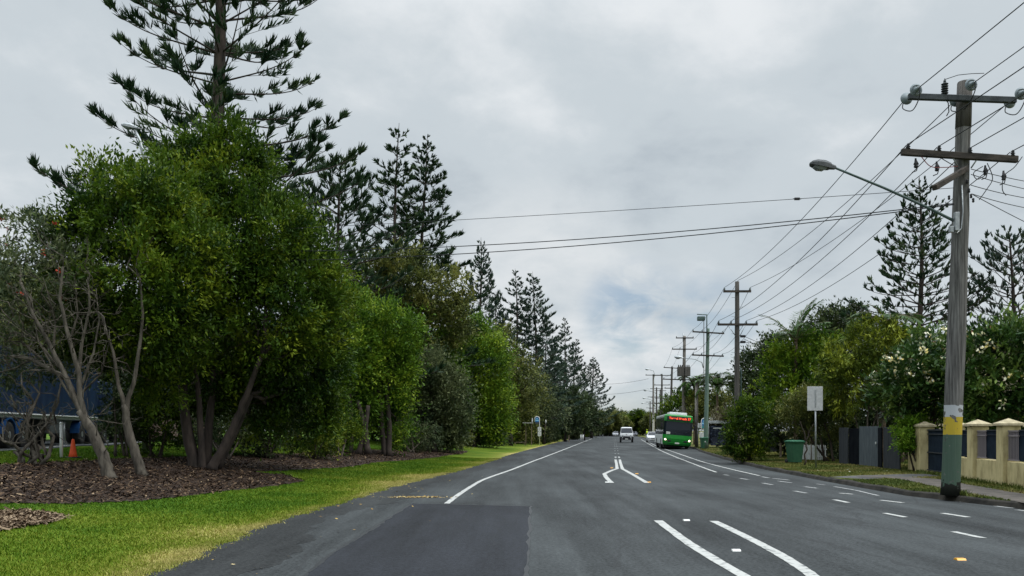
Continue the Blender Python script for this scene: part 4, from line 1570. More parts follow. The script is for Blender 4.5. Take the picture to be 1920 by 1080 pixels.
b = on(366, 37)
pine('pine_tree', 'giant open-branched pine towering above the left trees out of frame', b, 31.0, 6.9, 131, 1.5, 0.16, 0.52, 0.068, 46, 7, 1.0, 0.45, 'needle', (0.042, 0), 0.45, 0.42, 0.24, gapf=0.50, upk=0.8, spread=0.42)
pine('pine_tree', 'bushy shorter pine between the giant and the tall pair, half hidden by the broadest tree', on(640, 52), (HY - 318) * 52 / F + 1.2, 6.3, 108, 1.15, 0.2, 0.55, 0.085, 20, 7, 0.9, 0.28, 'needle', (0.0, 0), 0.45, 0.55, 0.3, gapf=0.42, upk=0.6)
b = on(747, 66)
pine('pine_tree', 'slender pine of the tall pair, the left one with spaced upper tiers', b, (HY - 240) * 66 / F + 1.2, 7.2, 102, 1.9, 0.26, 0.60, 0.10, 15, 7, 0.85, 0.28, 'needle', (0.0, 0), 0.22, 0.9, 0.25, gapf=0.30, upk=0.28, spread=0.28)
b = on(792, 68)
pine('pine_tree', 'cone-shaped fuller pine of the tall pair, the right one', b, (HY - 262) * 68 / F + 1.2, 7.2, 103, 1.55, 0.26, 0.60, 0.10, 15, 7, 0.85, 0.28, 'needle', (0.005, 0), 0.28, 0.85, 0.2, gapf=0.30, upk=0.3, spread=0.28)
PK1 = pine('pine_tree', 'pine with sharply upswept branches standing alone beside the tall pair', on(898, 102), (HY - 442) * 102 / F + 1.0, 7.2, 104, 1.6, 0.15, 0.7, 0.13, 10, 6, 0.9, 0.28, 'needle_blue', (0, 0), 0.9, 0.9, 0.2, gapf=0.36, upk=0.5, spread=0.25)
PK2 = pine('pine_tree', 'thin-topped pine, left of the tight far cluster', on(966, 112), (HY - 496) * 112 / F + 0.9, 6.4, 105, 1.7, 0.1, 0.7, 0.14, 10, 6, 0.9, 0.28, 'needle_blue', (0, 0), 0.3, 0.95, 0.2, gapf=0.36, upk=0.3, spread=0.25)
PK3 = pine('pine_tree', 'tallest dense pine of the tight far cluster', on(1002, 114), (HY - 500) * 114 / F + 0.9, 7.2, 106, 1.5, 0.1, 0.7, 0.14, 10, 6, 0.8, 0.28, 'needle_blue', (0, 0), 0.35, 0.9, 0.15, gapf=0.36, upk=0.32, spread=0.25)
dup(PK3, on(930, 108), 1.0, 0.83, 'bushier pine in front of the far cluster, lower than its neighbours')
dup(PK3, on(1024, 124), 2.1, (0.75, 0.75, 0.80), 'pine on the right edge of the tight far cluster')
dup(PK2, on(1058, 172), 0.7, (1.0, 1.0, (HY - 588) * 172 / F / ((HY - 496) * 112 / F)), 'slim distant pine, left of the last three before the crest')
dup(PK3, on(1078, 176), 2.7, (0.95, 0.95, (HY - 628) * 176 / F / ((HY - 500) * 114 / F)), 'distant pine, middle of the last three before the crest')
dup(PK1, on(1110, 190), 0.4, (1.15, 1.15, (HY - 660) * 190 / F / ((HY - 442) * 102 / F)), 'last pine before the crest with wide drooping skirts')
dup(PK3, on(1040, 150), 4.0, (0.8, 0.8, 0.72), 'short pine half hidden left of the slim distant one')
b = on(1722, 46)
pine('pine_tree', 'pine rising behind the near power pole and the gold-leaved garden tree', b, (HY - 322) * 46 / F + 1.2, 5.4, 111, 0.72, 0.22, 0.36, 0.075, 16, 7, 0.62, 0.22, 'needle', (0.0, 0), 0.45, 0.8, 0.22, gapf=0.72, upk=0.6)
b = on(1897, 44)
pine('pine_tree', 'sparse dark pine at the right edge above the white flowers', b, (HY - 430) * 44 / F + 1.2, 4.8, 112, 0.8, 0.22, 0.38, 0.075, 16, 6, 0.62, 0.22, 'needle_blue', (0.0, 0), 0.6, 0.55, 0.25, gapf=0.75)
dup(PK3, on(1283, 165), 1.2, (0.75, 0.75, 0.42), 'distant pine behind the pole carrying the transformer')

# --- right-hand gardens ----------------------------------------------------
def rtree(name, label, px, Y, items, leaf, seed, L=0.2, W=0.085, density=8, n_per=24, rc=0.3, bark='bark', stems=3, extra=None, group=None, up=0.25, r0=0.09, fill=0.35):
    g = on(px, Y)
    r = np.random.default_rng(seed + 900)
    lob = plobes(Y, items)
    st = []
    for k in range(stems):
        e = Vector(lob[int(r.integers(0, len(lob)))][:3])
        q = g + Vector((r.normal(0, 0.25), r.normal(0, 0.2), 0))
        st.append(([q, q.lerp(e, 0.35) + Vector((r.normal(0, .1), 0, 0.1)), q.lerp(e, 0.75)], r0, r0 * 0.55))
    return tree(name, label, g, lob, st, leaf, bark, density, n_per, rc, L, W, seed, group, 'tree', 1, fill, extra, up)


FL = flowers('frangipani_flower', 15.0, 0.14, 'blossoms')
rtree('flowering_tree', 'dark glossy tree dotted with cream flowers, left of the near pole', 1735, 31.5, [(1725, 690, 55, 45, 0), (1690, 720, 45, 55, 0), (1760, 660, 45, 40, 0.5), (1750, 735, 50, 55, 0), (1712, 752, 34, 30, 0.6), (1790, 700, 45, 60, 0.6), (1668, 735, 24, 36, 0.5)], 'leaf_gloss', 81, 0.24, 0.085, 8, 20, 0.3, extra=FL, stems=5)
FL = flowers('frangipani_flower', 5.0, 0.14, 'blossoms')
rtree('flowering_tree', 'dark glossy tree with cream flowers overhanging the right edge', 1890, 29, [(1880, 660, 55, 45, 0), (1920, 640, 55, 45, 0), (1850, 700, 50, 50, 0), (1910, 720, 60, 60, 0), (1830, 660, 40, 40, 0.4), (1960, 690, 60, 75, 0.3), (1870, 760, 55, 40, 0.2), (1820, 740, 40, 55, 0.5)], 'leaf_gloss', 82, 0.25, 0.09, 8, 20, 0.3, extra=FL, stems=5)
rtree('garden_tree', 'gold-leaved feathery tree behind the grey fence panels', 1635, 39, [(1640, 640, 55, 38, 0), (1600, 665, 50, 42, 0), (1680, 655, 40, 35, 0.4), (1620, 715, 55, 42, 0), (1665, 710, 42, 45, 0.3), (1590, 730, 40, 45, -0.3), (1645, 615, 30, 20, 0.4), (1570, 690, 30, 35, 0.2)], 'leaf_gold', 83, 0.24, 0.05, 9, 24, 0.28, 'bark_pale', 6, up=-0.15, r0=0.05)
rtree('garden_tree', 'leafy mid-green tree behind the white picket fence', 1500, 46, [(1480, 690, 45, 45, 0), (1530, 700, 45, 45, 0), (1500, 740, 50, 45, -0.5), (1460, 730, 38, 50, 0.2), (1550, 750, 40, 40, 0), (1510, 650, 40, 28, 0.6), (1560, 665, 25, 30, 0.4)], 'leaf_fresh', 84, 0.22, 0.10, 8, 22, 0.32)
rtree('garden_tree', 'small pale-leaved tree drooping around the blank road sign', 1545, 41, [(1540, 770, 45, 32, 0), (1500, 785, 38, 32, 0), (1570, 790, 35, 35, 0), (1520, 750, 35, 22, 0), (1480, 775, 25, 28, 0)], 'leaf_olive', 85, 0.14, 0.055, 14, 24, 0.22, r0=0.06)
rtree('garden_tree', 'near-black dense tree on the skyline behind the garden palm', 1555, 62, [(1545, 615, 30, 26, 0), (1570, 600, 30, 26, 0), (1590, 620, 25, 25, 0), (1520, 640, 30, 25, 0), (1575, 650, 45, 40, 0), (1600, 655, 45, 50, 0)], 'leaf_dark', 86, 0.26, 0.12, 5, 22, 0.38)
rtree('garden_tree', 'tall dark ragged tree between the two middle poles', 1435, 74, [(1415, 690, 32, 30, 0), (1440, 670, 28, 26, 0), (1455, 710, 35, 40, 0), (1420, 740, 40, 40, 0), (1470, 660, 30, 28, 0.4), (1400, 720, 26, 30, 0), (1450, 640, 16, 18, 0)], 'leaf_dark', 87, 0.3, 0.13, 4.2, 20, 0.42)
rtree('garden_tree', 'mid-green tree standing over the bus shelter', 1345, 92, [(1345, 770, 30, 25, 0), (1320, 760, 26, 30, 0), (1370, 765, 30, 30, 0), (1300, 775, 20, 22, 0), (1390, 770, 25, 35, 0)], 'leaf_olive', 88, 0.34, 0.15, 3.4, 20, 0.48)
rtree('garden_tree', 'dark green tree directly behind the bus', 1275, 112, [(1270, 765, 24, 24, 0), (1295, 760, 22, 28, 0), (1250, 775, 16, 18, 0), (1310, 770, 20, 30, 0)], 'leaf_deep', 89, 0.36, 0.16, 3, 20, 0.5)
rtree('garden_tree', 'straggly thin-crowned tree poking above the palm on the skyline', 1600, 50, [(1602, 575, 10, 10, 0), (1615, 580, 9, 9, 0), (1592, 590, 10, 9, 0), (1610, 600, 12, 10, 0)], 'leaf_dark', 90, 0.16, 0.09, 5, 10, 0.2, stems=2, r0=0.06)
rtree('garden_tree', 'lush understorey tree filling the garden behind the black fence gap', 1610, 44, [(1600, 770, 50, 45, 0), (1650, 770, 45, 45, 0), (1560, 800, 40, 35, 0), (1690, 790, 40, 40, 0), (1600, 825, 45, 35, 0), (1650, 825, 45, 35, 0), (1560, 830, 40, 32, 0), (1700, 825, 40, 35, 0)], 'leaf_dark', 91, 0.2, 0.08, 7, 22, 0.3)
rtree('garden_tree', 'dark-leaved tree behind the cream wall between both flowering trees', 1800, 34, [(1800, 770, 50, 40, 0), (1840, 780, 50, 40, 0), (1760, 790, 40, 30, 0), (1900, 785, 50, 35, 0)], 'leaf_deep', 92, 0.2, 0.085, 8, 22, 0.3)
g = on(1470, 50)
shrub('shrub', 'dark hedge-like shrub behind the green wheelie bin', g, [(1470, 800, 34, 40, 0), (1500, 805, 30, 38, 0), (1440, 810, 30, 34, 0), (1530, 810, 30, 38, -1)], 50, 'leaf_dark', 40, L=0.18, W=0.08, density=9, rc=0.26)
g = gnd(1402, 865)
shrub('shrub', 'large bushy green shrub on the verge before the shelter', g, [(1400, 790, 32, 36, 0), (1422, 820, 26, 30, 0), (1384, 820, 24, 34, 0), (1402, 765, 22, 20, 0), (1428, 775, 16, 20, 0), (1398, 842, 30, 16, 0)], g.y, 'leaf_deep', 37, L=0.15, W=0.065, density=13)
g = gnd(1698, 882)
shrub('shrub', 'bright climbing shrub spilling over the cream wall end', g + Vector((0.0, -0.9, 0)), [(1700, 805, 22, 18, 0.2), (1690, 825, 18, 18, 0), (1718, 795, 22, 12, 0.5), (1703, 838, 12, 12, 0.1)], g.y - 0.9, 'leaf_bright', 38, L=0.11, W=0.055, density=16, rc=0.14)
g = on(1362, 76)
shrub('shrub', 'tan seeding shrub beside the shelter roof', g, [(1355, 778, 14, 14, 0), (1375, 785, 12, 12, 0), (1345, 788, 10, 10, 0)], 76, 'leaf_tan', 39, L=0.2, W=0.08, density=6, rc=0.3)


def palm(label, px, Y, top_py, nf, fl, seed, lean=0.0, leaf='leaf_palm', tr=0.11, droop=1.0, upright=0.7):
    r = np.random.default_rng(seed)
    g = on(px, Y)
    o = thing('palm_tree', label, 'palm', g)
    h = CH + (HY - top_py) / F * Y - g.z
    mb = MB()
    mb.tube([(lean * h * t * t, 0, h * t) for t in np.linspace(0, 1, 9)], [tr * (1.25 - 0.4 * t) for t in np.linspace(0, 1, 9)], 8)
    tip = Vector((lean * h, 0, h))
    P_, A_, S_, L_, W_ = [], [], [], [], []
    for k in range(nf):
        a = 6.283 * k / nf + r.normal(0, 0.25)
        el = r.uniform(0.1, 1.0) * upright + 0.25
        d = Vector((math.cos(a), math.sin(a), 0))
        p = tip.copy()
        pts = [p.copy()]
        m = 12
        for i in range(m):
            e = el - droop * 1.5 * (i / m) ** 1.5
            p = p + (d * math.cos(e) + Vector((0, 0, math.sin(e)))) * fl / m
            pts.append(p.copy())
        mb.tube(pts, [0.028 * (1 - 0.85 * i / m) for i in range(m + 1)], 4, False)
        lat = Vector((-d.y, d.x, 0))
        for i in range(2, m + 1):
            for f in np.linspace(0, 1, 4)[:-1]:
                q = pts[i - 1].lerp(pts[i], f)
                t = (pts[i] - pts[i - 1]).normalized()
                ll = fl * 0.30 * math.sin(math.pi * min(1, 0.12 + 0.83 * (i - 1 + f) / m))
                for sd in (-1, 1):
                    A = (t * 0.75 + lat * sd * 0.8 + Vector((0, 0, -0.25 + r.normal(0, 0.12)))).normalized()
                    P_.append(q)
                    A_.append(A)
                    S_.append(t.cross(Vector((0, 0, 1))).cross(A).normalized() if False else A.cross(Vector((0, 0, 1)) + lat * 0.2).normalized())
                    L_.append(max(0.1, ll))
                    W_.append(0.075 * Y / 50)
    mb.build('trunk', 'bark_palm', o)
    poly_mesh('crown', diamond(np.array(P_), np.array(A_), np.array(S_), np.array(L_), np.array(W_), 0.35), 4, leaf, o, ('tone', np.repeat(r.uniform(0.2, 0.8, len(P_)), 4)))
    return o


palm('feather palm with torn upright fronds left of the dark skyline tree', 1492, 46.0, 640, 11, 2.7, 1, 0.0, upright=1.25, droop=0.6)
palm('wind-blown palm crown in front of the right pine', 1655, 39.6, 604, 14, 1.9, 2, 0.03, upright=0.7, droop=0.9)
palm('palm with a slim brown trunk beside the bus shelter', 1345, 78, 728, 22, 2.7, 3, 0.0, upright=1.15, droop=1.5)
palm('palm behind the green pole with the floodlight mast', 1302, 92, 726, 20, 2.6, 4, 0.0, upright=1.1, droop=1.7)
palm('short dark palm between the gold tree and the right pine', 1690, 39.8, 632, 13, 1.8, 5, 0.0, upright=0.5, droop=1.3)


# ------------------------------------------------------------------ poles and wires
def insulator(mb, c, s=1.0):
    mb.lathe(c, [(0.02 * s, 0), (0.055 * s, 0.02 * s), (0.03 * s, 0.045 * s), (0.06 * s, 0.065 * s), (0.03 * s, 0.09 * s), (0.045 * s, 0.11 * s), (0.02 * s, 0.15 * s)], 10)


def lamp_head(parent, p, d, s=1.0, m='steel_galv'):
    """cobra-head lantern at p pointing along d"""
    a = math.atan2(d.y, d.x)
    h = MB()
    R = Matrix.Rotation(a, 3, 'Z') @ Matrix.Rotation(-0.12, 3, 'Y')
    rings = []
    for x, w, zt, zb in ((0, 0.05, 0.05, -0.03), (0.12, 0.07, 0.07, -0.04), (0.14, 0.10, 0.09, -0.05), (0.3, 0.15, 0.12, -0.06), (0.5, 0.15, 0.11, -0.05), (0.62, 0.10, 0.07, -0.03), (0.66, 0.04, 0.03, -0.01)):
        rings.append([p + R @ (Vector((x, y, z)) * s) for y, z in ((-w, zb), (-w, zt * 0.4), (-w * 0.6, zt), (w * 0.6, zt), (w, zt * 0.4), (w, zb))])
    h.loft(rings)
    ho = h.build('lamp_head', m, parent)
    g = MB()
    rings = []
    for x, w, zb in ((0.24, 0.10, 0.07), (0.3, 0.125, 0.11), (0.45, 0.125, 0.12), (0.56, 0.08, 0.08)):
        rings.append([p + R @ (Vector((x, y, z)) * s) for y, z in ((-w, -0.045), (-w * 0.7, -zb), (w * 0.7, -zb), (w, -0.045))])
    g.loft(rings)
    g.build('lens', 'glass_lamp', ho)
    return ho


def pole(label, base, h, r0, m, arms, lean=0.0, extras=None, rtop=None, group='timber power poles along the right verge', seg=12):
    o = thing('power_pole', label, 'power pole', base, 0, group)
    s = MB()
    rnd = random.Random(int(h * 100))
    n = 12
    s.tube([(lean * h * i / n + rnd.uniform(-0.008, 0.008) * (0 < i < n), 0, h * i / n) for i in range(n + 1)], [(r0 + ((rtop or r0 * 0.65) - r0) * i / n) for i in range(n + 1)], seg)
    s.build('shaft', m, o)
    ends = []
    for (z, xa, xb, tilt, ins) in arms:
        a = MB()
        xo = lean * z
        R = Matrix.Rotation(-tilt, 3, 'Y')
        c = Vector((xo + (xa + xb) / 2, -r0 * 0.75, z))
        a.box(c, (xb - xa, 0.1, 0.11), R)
        ao = a.build('crossarm', 'arm_wood', o)
        e = []
        for q in ins:
            p = c + R @ Vector((q - (xa + xb) / 2, 0, 0.055))
            i_ = MB()
            insulator(i_, p)
            i_.build('insulator', 'ceramic', ao)
            e.append(Vector(base) + p + Vector((0, 0, 0.15)))
        ends.append(e)
    if extras:
        extras(o)
    return o, ends


WG = 'overhead wires between the poles'


def wire(label, p0, p1, sag, rad=0.011, m='wire', n=22, group=WG):
    p0, p1 = Vector(p0), Vector(p1)
    mb = MB()
    pts = []
    for i in range(n + 1):
        t = i / n
        p = p0.lerp(p1, t)
        p.z -= 4 * sag * t * (1 - t)
        pts.append(p - p0)
    mb.tube(pts, rad, 5, False)
    o = mb.build('overhead_wire', m, None, p0)
    return tag(o, label, 'wire', group)


# near pole -----------------------------------------------------------------
B0 = gnd(1782, 932)
B0 = Vector((B0.x, B0.y, VERGE))
k0 = B0.y / F
zz = lambda py, yo=0.0: CH + (HY - py) * (B0.y + yo) / F - B0.z
xx = lambda px, yo=0.0: (px - CX) * (B0.y + yo) / F - B0.x
H0 = zz(154)
lean0 = xx(1809) / H0
P0 = thing('power_pole', 'nearest timber power pole with white, yellow and green painted base', 'power pole', B0, 0, 'timber power poles along the right verge')
s = MB()
prof = [(0, 0.215), (0.25, 0.20), (1.0, 0.195), (2.2, 0.195), (3.4, 0.20), (4.6, 0.19), (5.6, 0.175), (6.4, 0.18), (7.0, 0.165), (7.8, 0.155), (8.5, 0.16), (H0, 0.15)]
s.tube([(lean0 * z + (0.012 if 3 < z < 7 else 0), 0, z) for z, _ in prof], [q for _, q in prof], 18)
s.build('shaft', 'pole_near', P0)
s = MB()
c = (lean0 * (H0 - 0.25), 0, H0 - 0.25)
s.tube([(lean0 * (H0 - 1.05), 0, H0 - 1.05), (lean0 * (H0 - 0.02), 0, H0 - 0.02)], [0.168, 0.158], 18)
s.build('metal_sleeve', 'pole_dark', P0)


def arm0(py_l, px_l, py_r, px_r, yoff, hgt=0.115):
    a, b_ = Vector((xx(px_l, yoff), yoff, zz(py_l, yoff))), Vector((xx(px_r, yoff), yoff, zz(py_r, yoff)))
    m = MB()
    d = b_ - a
    R = Matrix.Rotation(-math.atan2(d.z, d.x), 3, 'Y')
    m.rbox((a + b_) / 2, (d.length, 0.1, hgt), 0.012, R, 1)
    return a, b_, m


a1, b1, m1 = arm0(181, 1703, 188, 1905, -0.2, 0.135)
mat('arm_steel', (0.030, 0.036, 0.040), (0.065, 0.075, 0.08), 6, 0.7, 0.2)
A1 = m1.build('crossarm', 'arm_steel', P0)
a2, b2, m2 = arm0(285, 1690, 299, 1908, -0.22, 0.15)
A2 = m2.build('crossarm', 'arm_wood', P0)


def curve_pts(P_, n=6):
    P_ = [Vector(p) for p in P_]
    out = []
    for i in range(len(P_) - 1):
        p0, p1, p2, p3 = P_[max(i - 1, 0)], P_[i], P_[i + 1], P_[min(i + 2, len(P_) - 1)]
        for k in range(n):
            t = k / n
            out.append(0.5 * ((2 * p1) + (p2 - p0) * t + (2 * p0 - 5 * p1 + 4 * p2 - p3) * t * t + (3 * p1 - p0 - 3 * p2 + p3) * t ** 3))
    out.append(P_[-1])
    return out


def disc(parent, p, ry, tilt=0.0):
    """strain insulator: two glazed discs on a short rod, facing along the line"""
    m = MB()
    sgn = 1 if ry > 0 else -1
    m.lathe(p, [(0.02, 0), (0.05, 0.01 * sgn), (0.135, 0.05 * sgn), (0.14, 0.065 * sgn), (0.10, 0.075 * sgn), (0.075, 0.07 * sgn), (0.05, 0.12 * sgn), (0.03, 0.2 * sgn)], 18, 'Y')
    for q in (0.105, 0.075, 0.05):
        pts = [p + Vector((q * math.cos(t), 0.082 * sgn, q * math.sin(t))) for t in np.linspace(0, 6.283, 17)]
        m.tube(pts, 0.008, 4, False)
    return m.build('strain_insulator', 'ceramic', parent)


TOPC = []
for (px, py, px2, py2) in ((1715, 171, 1702, 183), (1818, 161, 1794, 187), (1911, 178, 1896, 190)):
    p = Vector((xx(px, -0.42), -0.42, zz(py, -0.42)))
    disc(A1, p, -0.2)
    q = Vector((xx(px2, 0.1), 0.1, zz(py2, 0.1)))
    disc(A1, q, 0.2)
    j = MB()
    mid = (p + q) / 2 + Vector((0.03, 0, -0.36))
    j.tube(curve_pts([p + Vector((0, -0.2, 0)), p + Vector((0.03, -0.15, -0.2)), mid, q + Vector((-0.04, 0.15, -0.2)), q + Vector((0, 0.2, 0))]), 0.012, 5)
    j.build('jumper', 'wire', A1)
    TOPC.append((B0 + p + Vector((0, -0.2, 0)), B0 + q + Vector((0, 0.2, 0))))
i_ = MB()
pz = Vector((xx(1763), -0.2, zz(183)))
for k in range(5):
    i_.lathe(pz + Vector((0, 0, k * 0.052)), [(0.035, 0), (0.075, 0.01), (0.078, 0.022), (0.04, 0.034), (0.035, 0.052)], 12)
i_.lathe(pz + Vector((0, 0, 0.26)), [(0.03, 0), (0.03, 0.05), (0.012, 0.055), (0.012, 0.09)], 8)
i_.build('post_insulator', 'arm_steel', A1)
j = MB()
pt = pz + Vector((0, 0, 0.33))
j.tube([pt, pt + Vector((0.25, -0.1, 0.06)), pt + Vector((0.5, -0.2, 0.05)), Vector((xx(1818), -0.6, zz(158)))], 0.008, 5)
j.build('jumper', 'wire', A1)
j = MB()
j.tube([pz + Vector((0.02, 0, -0.12)), pz + Vector((0.08, 0, -0.2)), pz + Vector((0.12, 0.05, -0.38)), pz + Vector((0.09, 0.1, -0.46))], 0.012, 5)
j.build('jumper', 'wire', A1)
LOWC = []
for k, px in enumerate((1702, 1760, 1818, 1898)):
    p = a2.lerp(b2, (px - 1690) / 218.0) + Vector((0, -0.02, 0.062))
    i_ = MB()
    insulator(i_, p, 0.9)
    i_.build('insulator', 'black_plastic', A2)
    LOWC.append(B0 + p + Vector((0, 0, 0.12)))
# drop fuses and tails under the lower arm
for k, (px, py) in enumerate(((1709, 312), (1748, 318), (1838, 325), (1872, 335))):
    f = MB()
    p = Vector((xx(px), -0.2, zz(py)))
    f.lathe(p + Vector((0, 0, -0.1)), [(0.02, 0), (0.045, 0.03), (0.03, 0.06), (0.05, 0.09), (0.03, 0.13), (0.02, 0.22)], 8)
    f.tube([p + Vector((0, 0, 0.1)), p + Vector((0.06, 0, 0.0)), p + Vector((0.02, 0, -0.16)), p + Vector((-0.08, 0, -0.2))], 0.012, 5)
    f.build('fuse', 'black_plastic', A2)
for k, (pts) in enumerate(([(1718, 300), (1735, 318), (1760, 320), (1785, 318)], [(1750, 300), (1770, 312), (1785, 320)], [(1840, 312), (1850, 340), (1838, 362), (1825, 380)], [(1905, 300), (1890, 320), (1872, 335), (1868, 360), (1875, 372)], [(1832, 318), (1815, 330), (1822, 342), (1840, 332)])):
    t = MB()
    P_ = [Vector((xx(a), -0.24, zz(b_))) for a, b_ in pts]
    t.tube(curve_pts(P_), 0.010, 5)
    t.build('service_tail', 'wire_red' if k == 0 else 'wire', A2)
# steel braces, offset timber, lamp arm, service box
for (pa, pb) in (((1770, 290), (1790, 322)), ((1830, 292), (1812, 320))):
    t = MB()
    t.tube([Vector((xx(pa[0]), -0.24, zz(pa[1]))), Vector((xx(pb[0]), -0.2, zz(pb[1])))], 0.016, 6)
    t.build('brace', 'steel_galv', P0)
t = MB()
pa, pb = Vector((xx(1812, -0.2), -0.2, zz(316, -0.2))), Vector((xx(1752, -0.9), -0.9, zz(352, -0.9)))
d = (pb - pa)
t.rbox((pa + pb) / 2, (0.12, d.length, 0.12), 0.01, d.to_track_quat('Y', 'Z').to_matrix(), 1)
t.build('offset_timber', 'arm_wood', P0)
t = MB()
la = [(1784, 418), (1768, 410), (1740, 396), (1700, 378), (1650, 356), (1600, 336), (1560, 320)]
t.tube([Vector((xx(a), -0.15 - 0.05 * (1784 - a) / 224, zz(b_))) for a, b_ in la], [0.035, 0.035, 0.034, 0.032, 0.03, 0.028, 0.026], 8)
LA = t.build('lamp_arm', 'steel_green', P0)
lamp_head(LA, Vector((xx(1560), -0.2, zz(320))), Vector((-1, -0.12, 0)), 0.92, 'steel_dark')
t = MB()
t.rbox(Vector((xx(1784), -0.22, zz(420))), (0.10, 0.1, 0.42), 0.012)
t.rbox(Vector((xx(1775), -0.2, zz(434))), (0.09, 0.09, 0.14), 0.012)
t.build('junction_box', 'steel_galv', P0)
t = MB()
t.tube([Vector((xx(x_), -0.2, zz(y_))) for x_, y_ in ((1795, 352), (1797, 400), (1794, 432), (1786, 441), (1780, 436))], 0.014, 6)
t.build('conduit', 'steel_galv', P0)
for k, (px, py) in enumerate(((1808, 362), (1812, 372), (1816, 380), (1771, 375), (1805, 345))):
    t = MB()
    t.lathe(Vector((xx(px), -0.2, zz(py))), [(0.015, -0.05), (0.03, -0.03), (0.022, 0), (0.03, 0.03), (0.015, 0.05)], 8)
    t.build('hook', 'black_plastic', P0)

# further poles --------------------------------------------------------------
def extA(o):
    t = MB()
    for z in (5.1, 5.6, 6.1, 6.6, 7.0, 7.5, 8.0, 8.5):
        t.tube([(-0.3 if int(z * 2) % 2 else -0.02, -0.05, z), (0.02 if int(z * 2) % 2 else 0.3, -0.05, z)], 0.012, 5)
    t.build('step_bolts', 'steel_galv', o)
    for dx, dz in ((-0.42, 6.75), (0.32, 6.8)):
        t = MB()
        t.tube([(dx * 1.2, -0.18, 7.0), (dx * 0.3, -0.16, 6.45)], 0.018, 5)
        t.build('brace', 'steel_galv', o)
    for z in (6.15, 6.45):
        t = MB()
        t.rbox((0.28, -0.1, z), (0.26, 0.16, 0.12), 0.02)
        t.build('cable_clamp', 'black_plastic', o)
    t = MB()
    t.tube([(0.2, -0.05, 0.3), (0.2, -0.05, 4.6), (0.16, -0.05, 4.8)], 0.035, 6)
    t.build('conduit', 'steel_green', o)


bA = on(1382, 45)
PA, EA = pole('tall dark pole behind the verge shrub with step bolts and two crossarms', bA, (HY - 528) * 45 / F + CH - bA.z, 0.17, 'pole_dark',
              [((HY - 547) * 45 / F + CH - bA.z, -0.75, 0.7, 0, (-0.7, 0.65)), ((HY - 609) * 45 / F + CH - bA.z, -1.05, 1.05, 0.0, (-1.0, -0.35, 0.45, 1.0))], 0.0, extA)


def extB(o):
    kB = 70 / F
    Zb = lambda py: CH + (HY - py) * kB - 0.13
    t = MB()
    t.tube([(0.05, -0.22, Zb(640)), (0.05, -0.22, Zb(590))], 0.05, 6)
    t.tube([(0.05, -0.22, Zb(591)), (-0.75, -0.22, Zb(590))], 0.04, 6)
    M_ = t.build('mast', 'steel_green', o)
    t = MB()
    t.rbox((-0.42, -0.22, Zb(598)), (0.62, 0.4, 0.36), 0.08)
    t.build('floodlight', 'steel_green', M_)
    t = MB()
    t.tube([(-0.2, -0.25, Zb(720)), (-0.2, -0.25, Zb(595))], 0.03, 6)
    t.build('conduit', 'pole_dark', o)
    t = MB()
    t.tube([(-0.25, -0.22, Zb(690)), (-0.35, -0.22, Zb(680)), (-0.9, -0.25, Zb(674)), (-1.9, -0.3, Zb(672))], [0.04, 0.04, 0.035, 0.03], 6)
    LA_ = t.build('lamp_arm', 'steel_galv', o)
    lamp_head(LA_, Vector((-1.9, -0.3, Zb(672))), Vector((-1, 0, 0)), 1.1)


bB = on(1323, 70)
PB, EB = pole('green-painted pole beside the bus stop, with a floodlight mast on top', bB, (HY - 616) * 70 / F + CH - 0.13, 0.2, 'pole_green',
              [((HY - 624) * 70 / F + CH - 0.13, -1.3, 1.3, -0.06, (-1.25, -0.5, 1.2)), ((HY - 667) * 70 / F + CH - 0.13, -1.3, 1.3, -0.04, (-1.2, -0.5, 0.5, 1.2))], 0.02, extB)


def extC(o):
    kC = 92 / F
    Zc = lambda py: CH + (HY - py) * kC - 0.13
    t = MB()
    t.tube([(0, 0, Zc(640)), (0, 0, Zc(625))], 0.06, 6)
    t.build('spike', 'steel_galv', o)
    for sx in (-0.36, 0.36):
        t = MB()
        t.rbox((sx, -0.3, Zc(697)), (0.62, 0.6, 1.0), 0.05)
        for q in (-0.2, 0.0, 0.2):
            insulator(t, Vector((sx + q, -0.3, Zc(697) + 0.5)), 1.5)
        t.build('transformer', 'pole_dark', o)
    t = MB()
    t.rbox((0.28, 0.05, 2.6), (0.14, 0.14, 5.0), 0.02)
    t.build('cable_guard', 'timber_post', o)


bC = on(1281, 92)
PC, EC = pole('pole carrying a pair of transformers above the bus roof', bC, (HY - 630) * 92 / F + CH - 0.13, 0.24, 'pole_grey',
              [((HY - 634) * 92 / F + CH - 0.13, -0.95, 0.95, 0, (-0.9, 0.9)), ((HY - 655) * 92 / F + CH - 0.13, -1.35, 1.3, 0, (-1.3, -0.5, 1.25)), ((HY - 712) * 92 / F + CH - 0.13, -2.3, 1.4, -0.03, (-2.2, -1.0, 1.3))], 0.012, extC, 0.15)
bD = on(1256, 118)
PD, ED = pole('dark tilted pole left of the transformers', bD, (HY - 687) * 118 / F + CH - 0.13, 0.2, 'pole_dark', [((HY - 690) * 118 / F + CH - 0.13, -1.2, 1.2, -0.06, (-1.1, 0, 1.1)), ((HY - 728) * 118 / F + CH - 0.13, -1.0, 1.0, 0, (-0.9, 0.9))], 0.03)


def extF(o):
    kF = 140 / F
    Zf = lambda py: CH + (HY - py) * kF - 0.13
    t = MB()
    t.tube([(0, -0.15, Zf(710)), (0.2, -0.2, Zf(702)), (0, -0.2, Zf(694)), (-0.6, -0.2, Zf(692))], 0.05, 6)
    L_ = t.build('lamp_arm', 'steel_galv', o)
    lamp_head(L_, Vector((-0.6, -0.2, Zf(692))), Vector((-1, 0, 0)), 1.2)


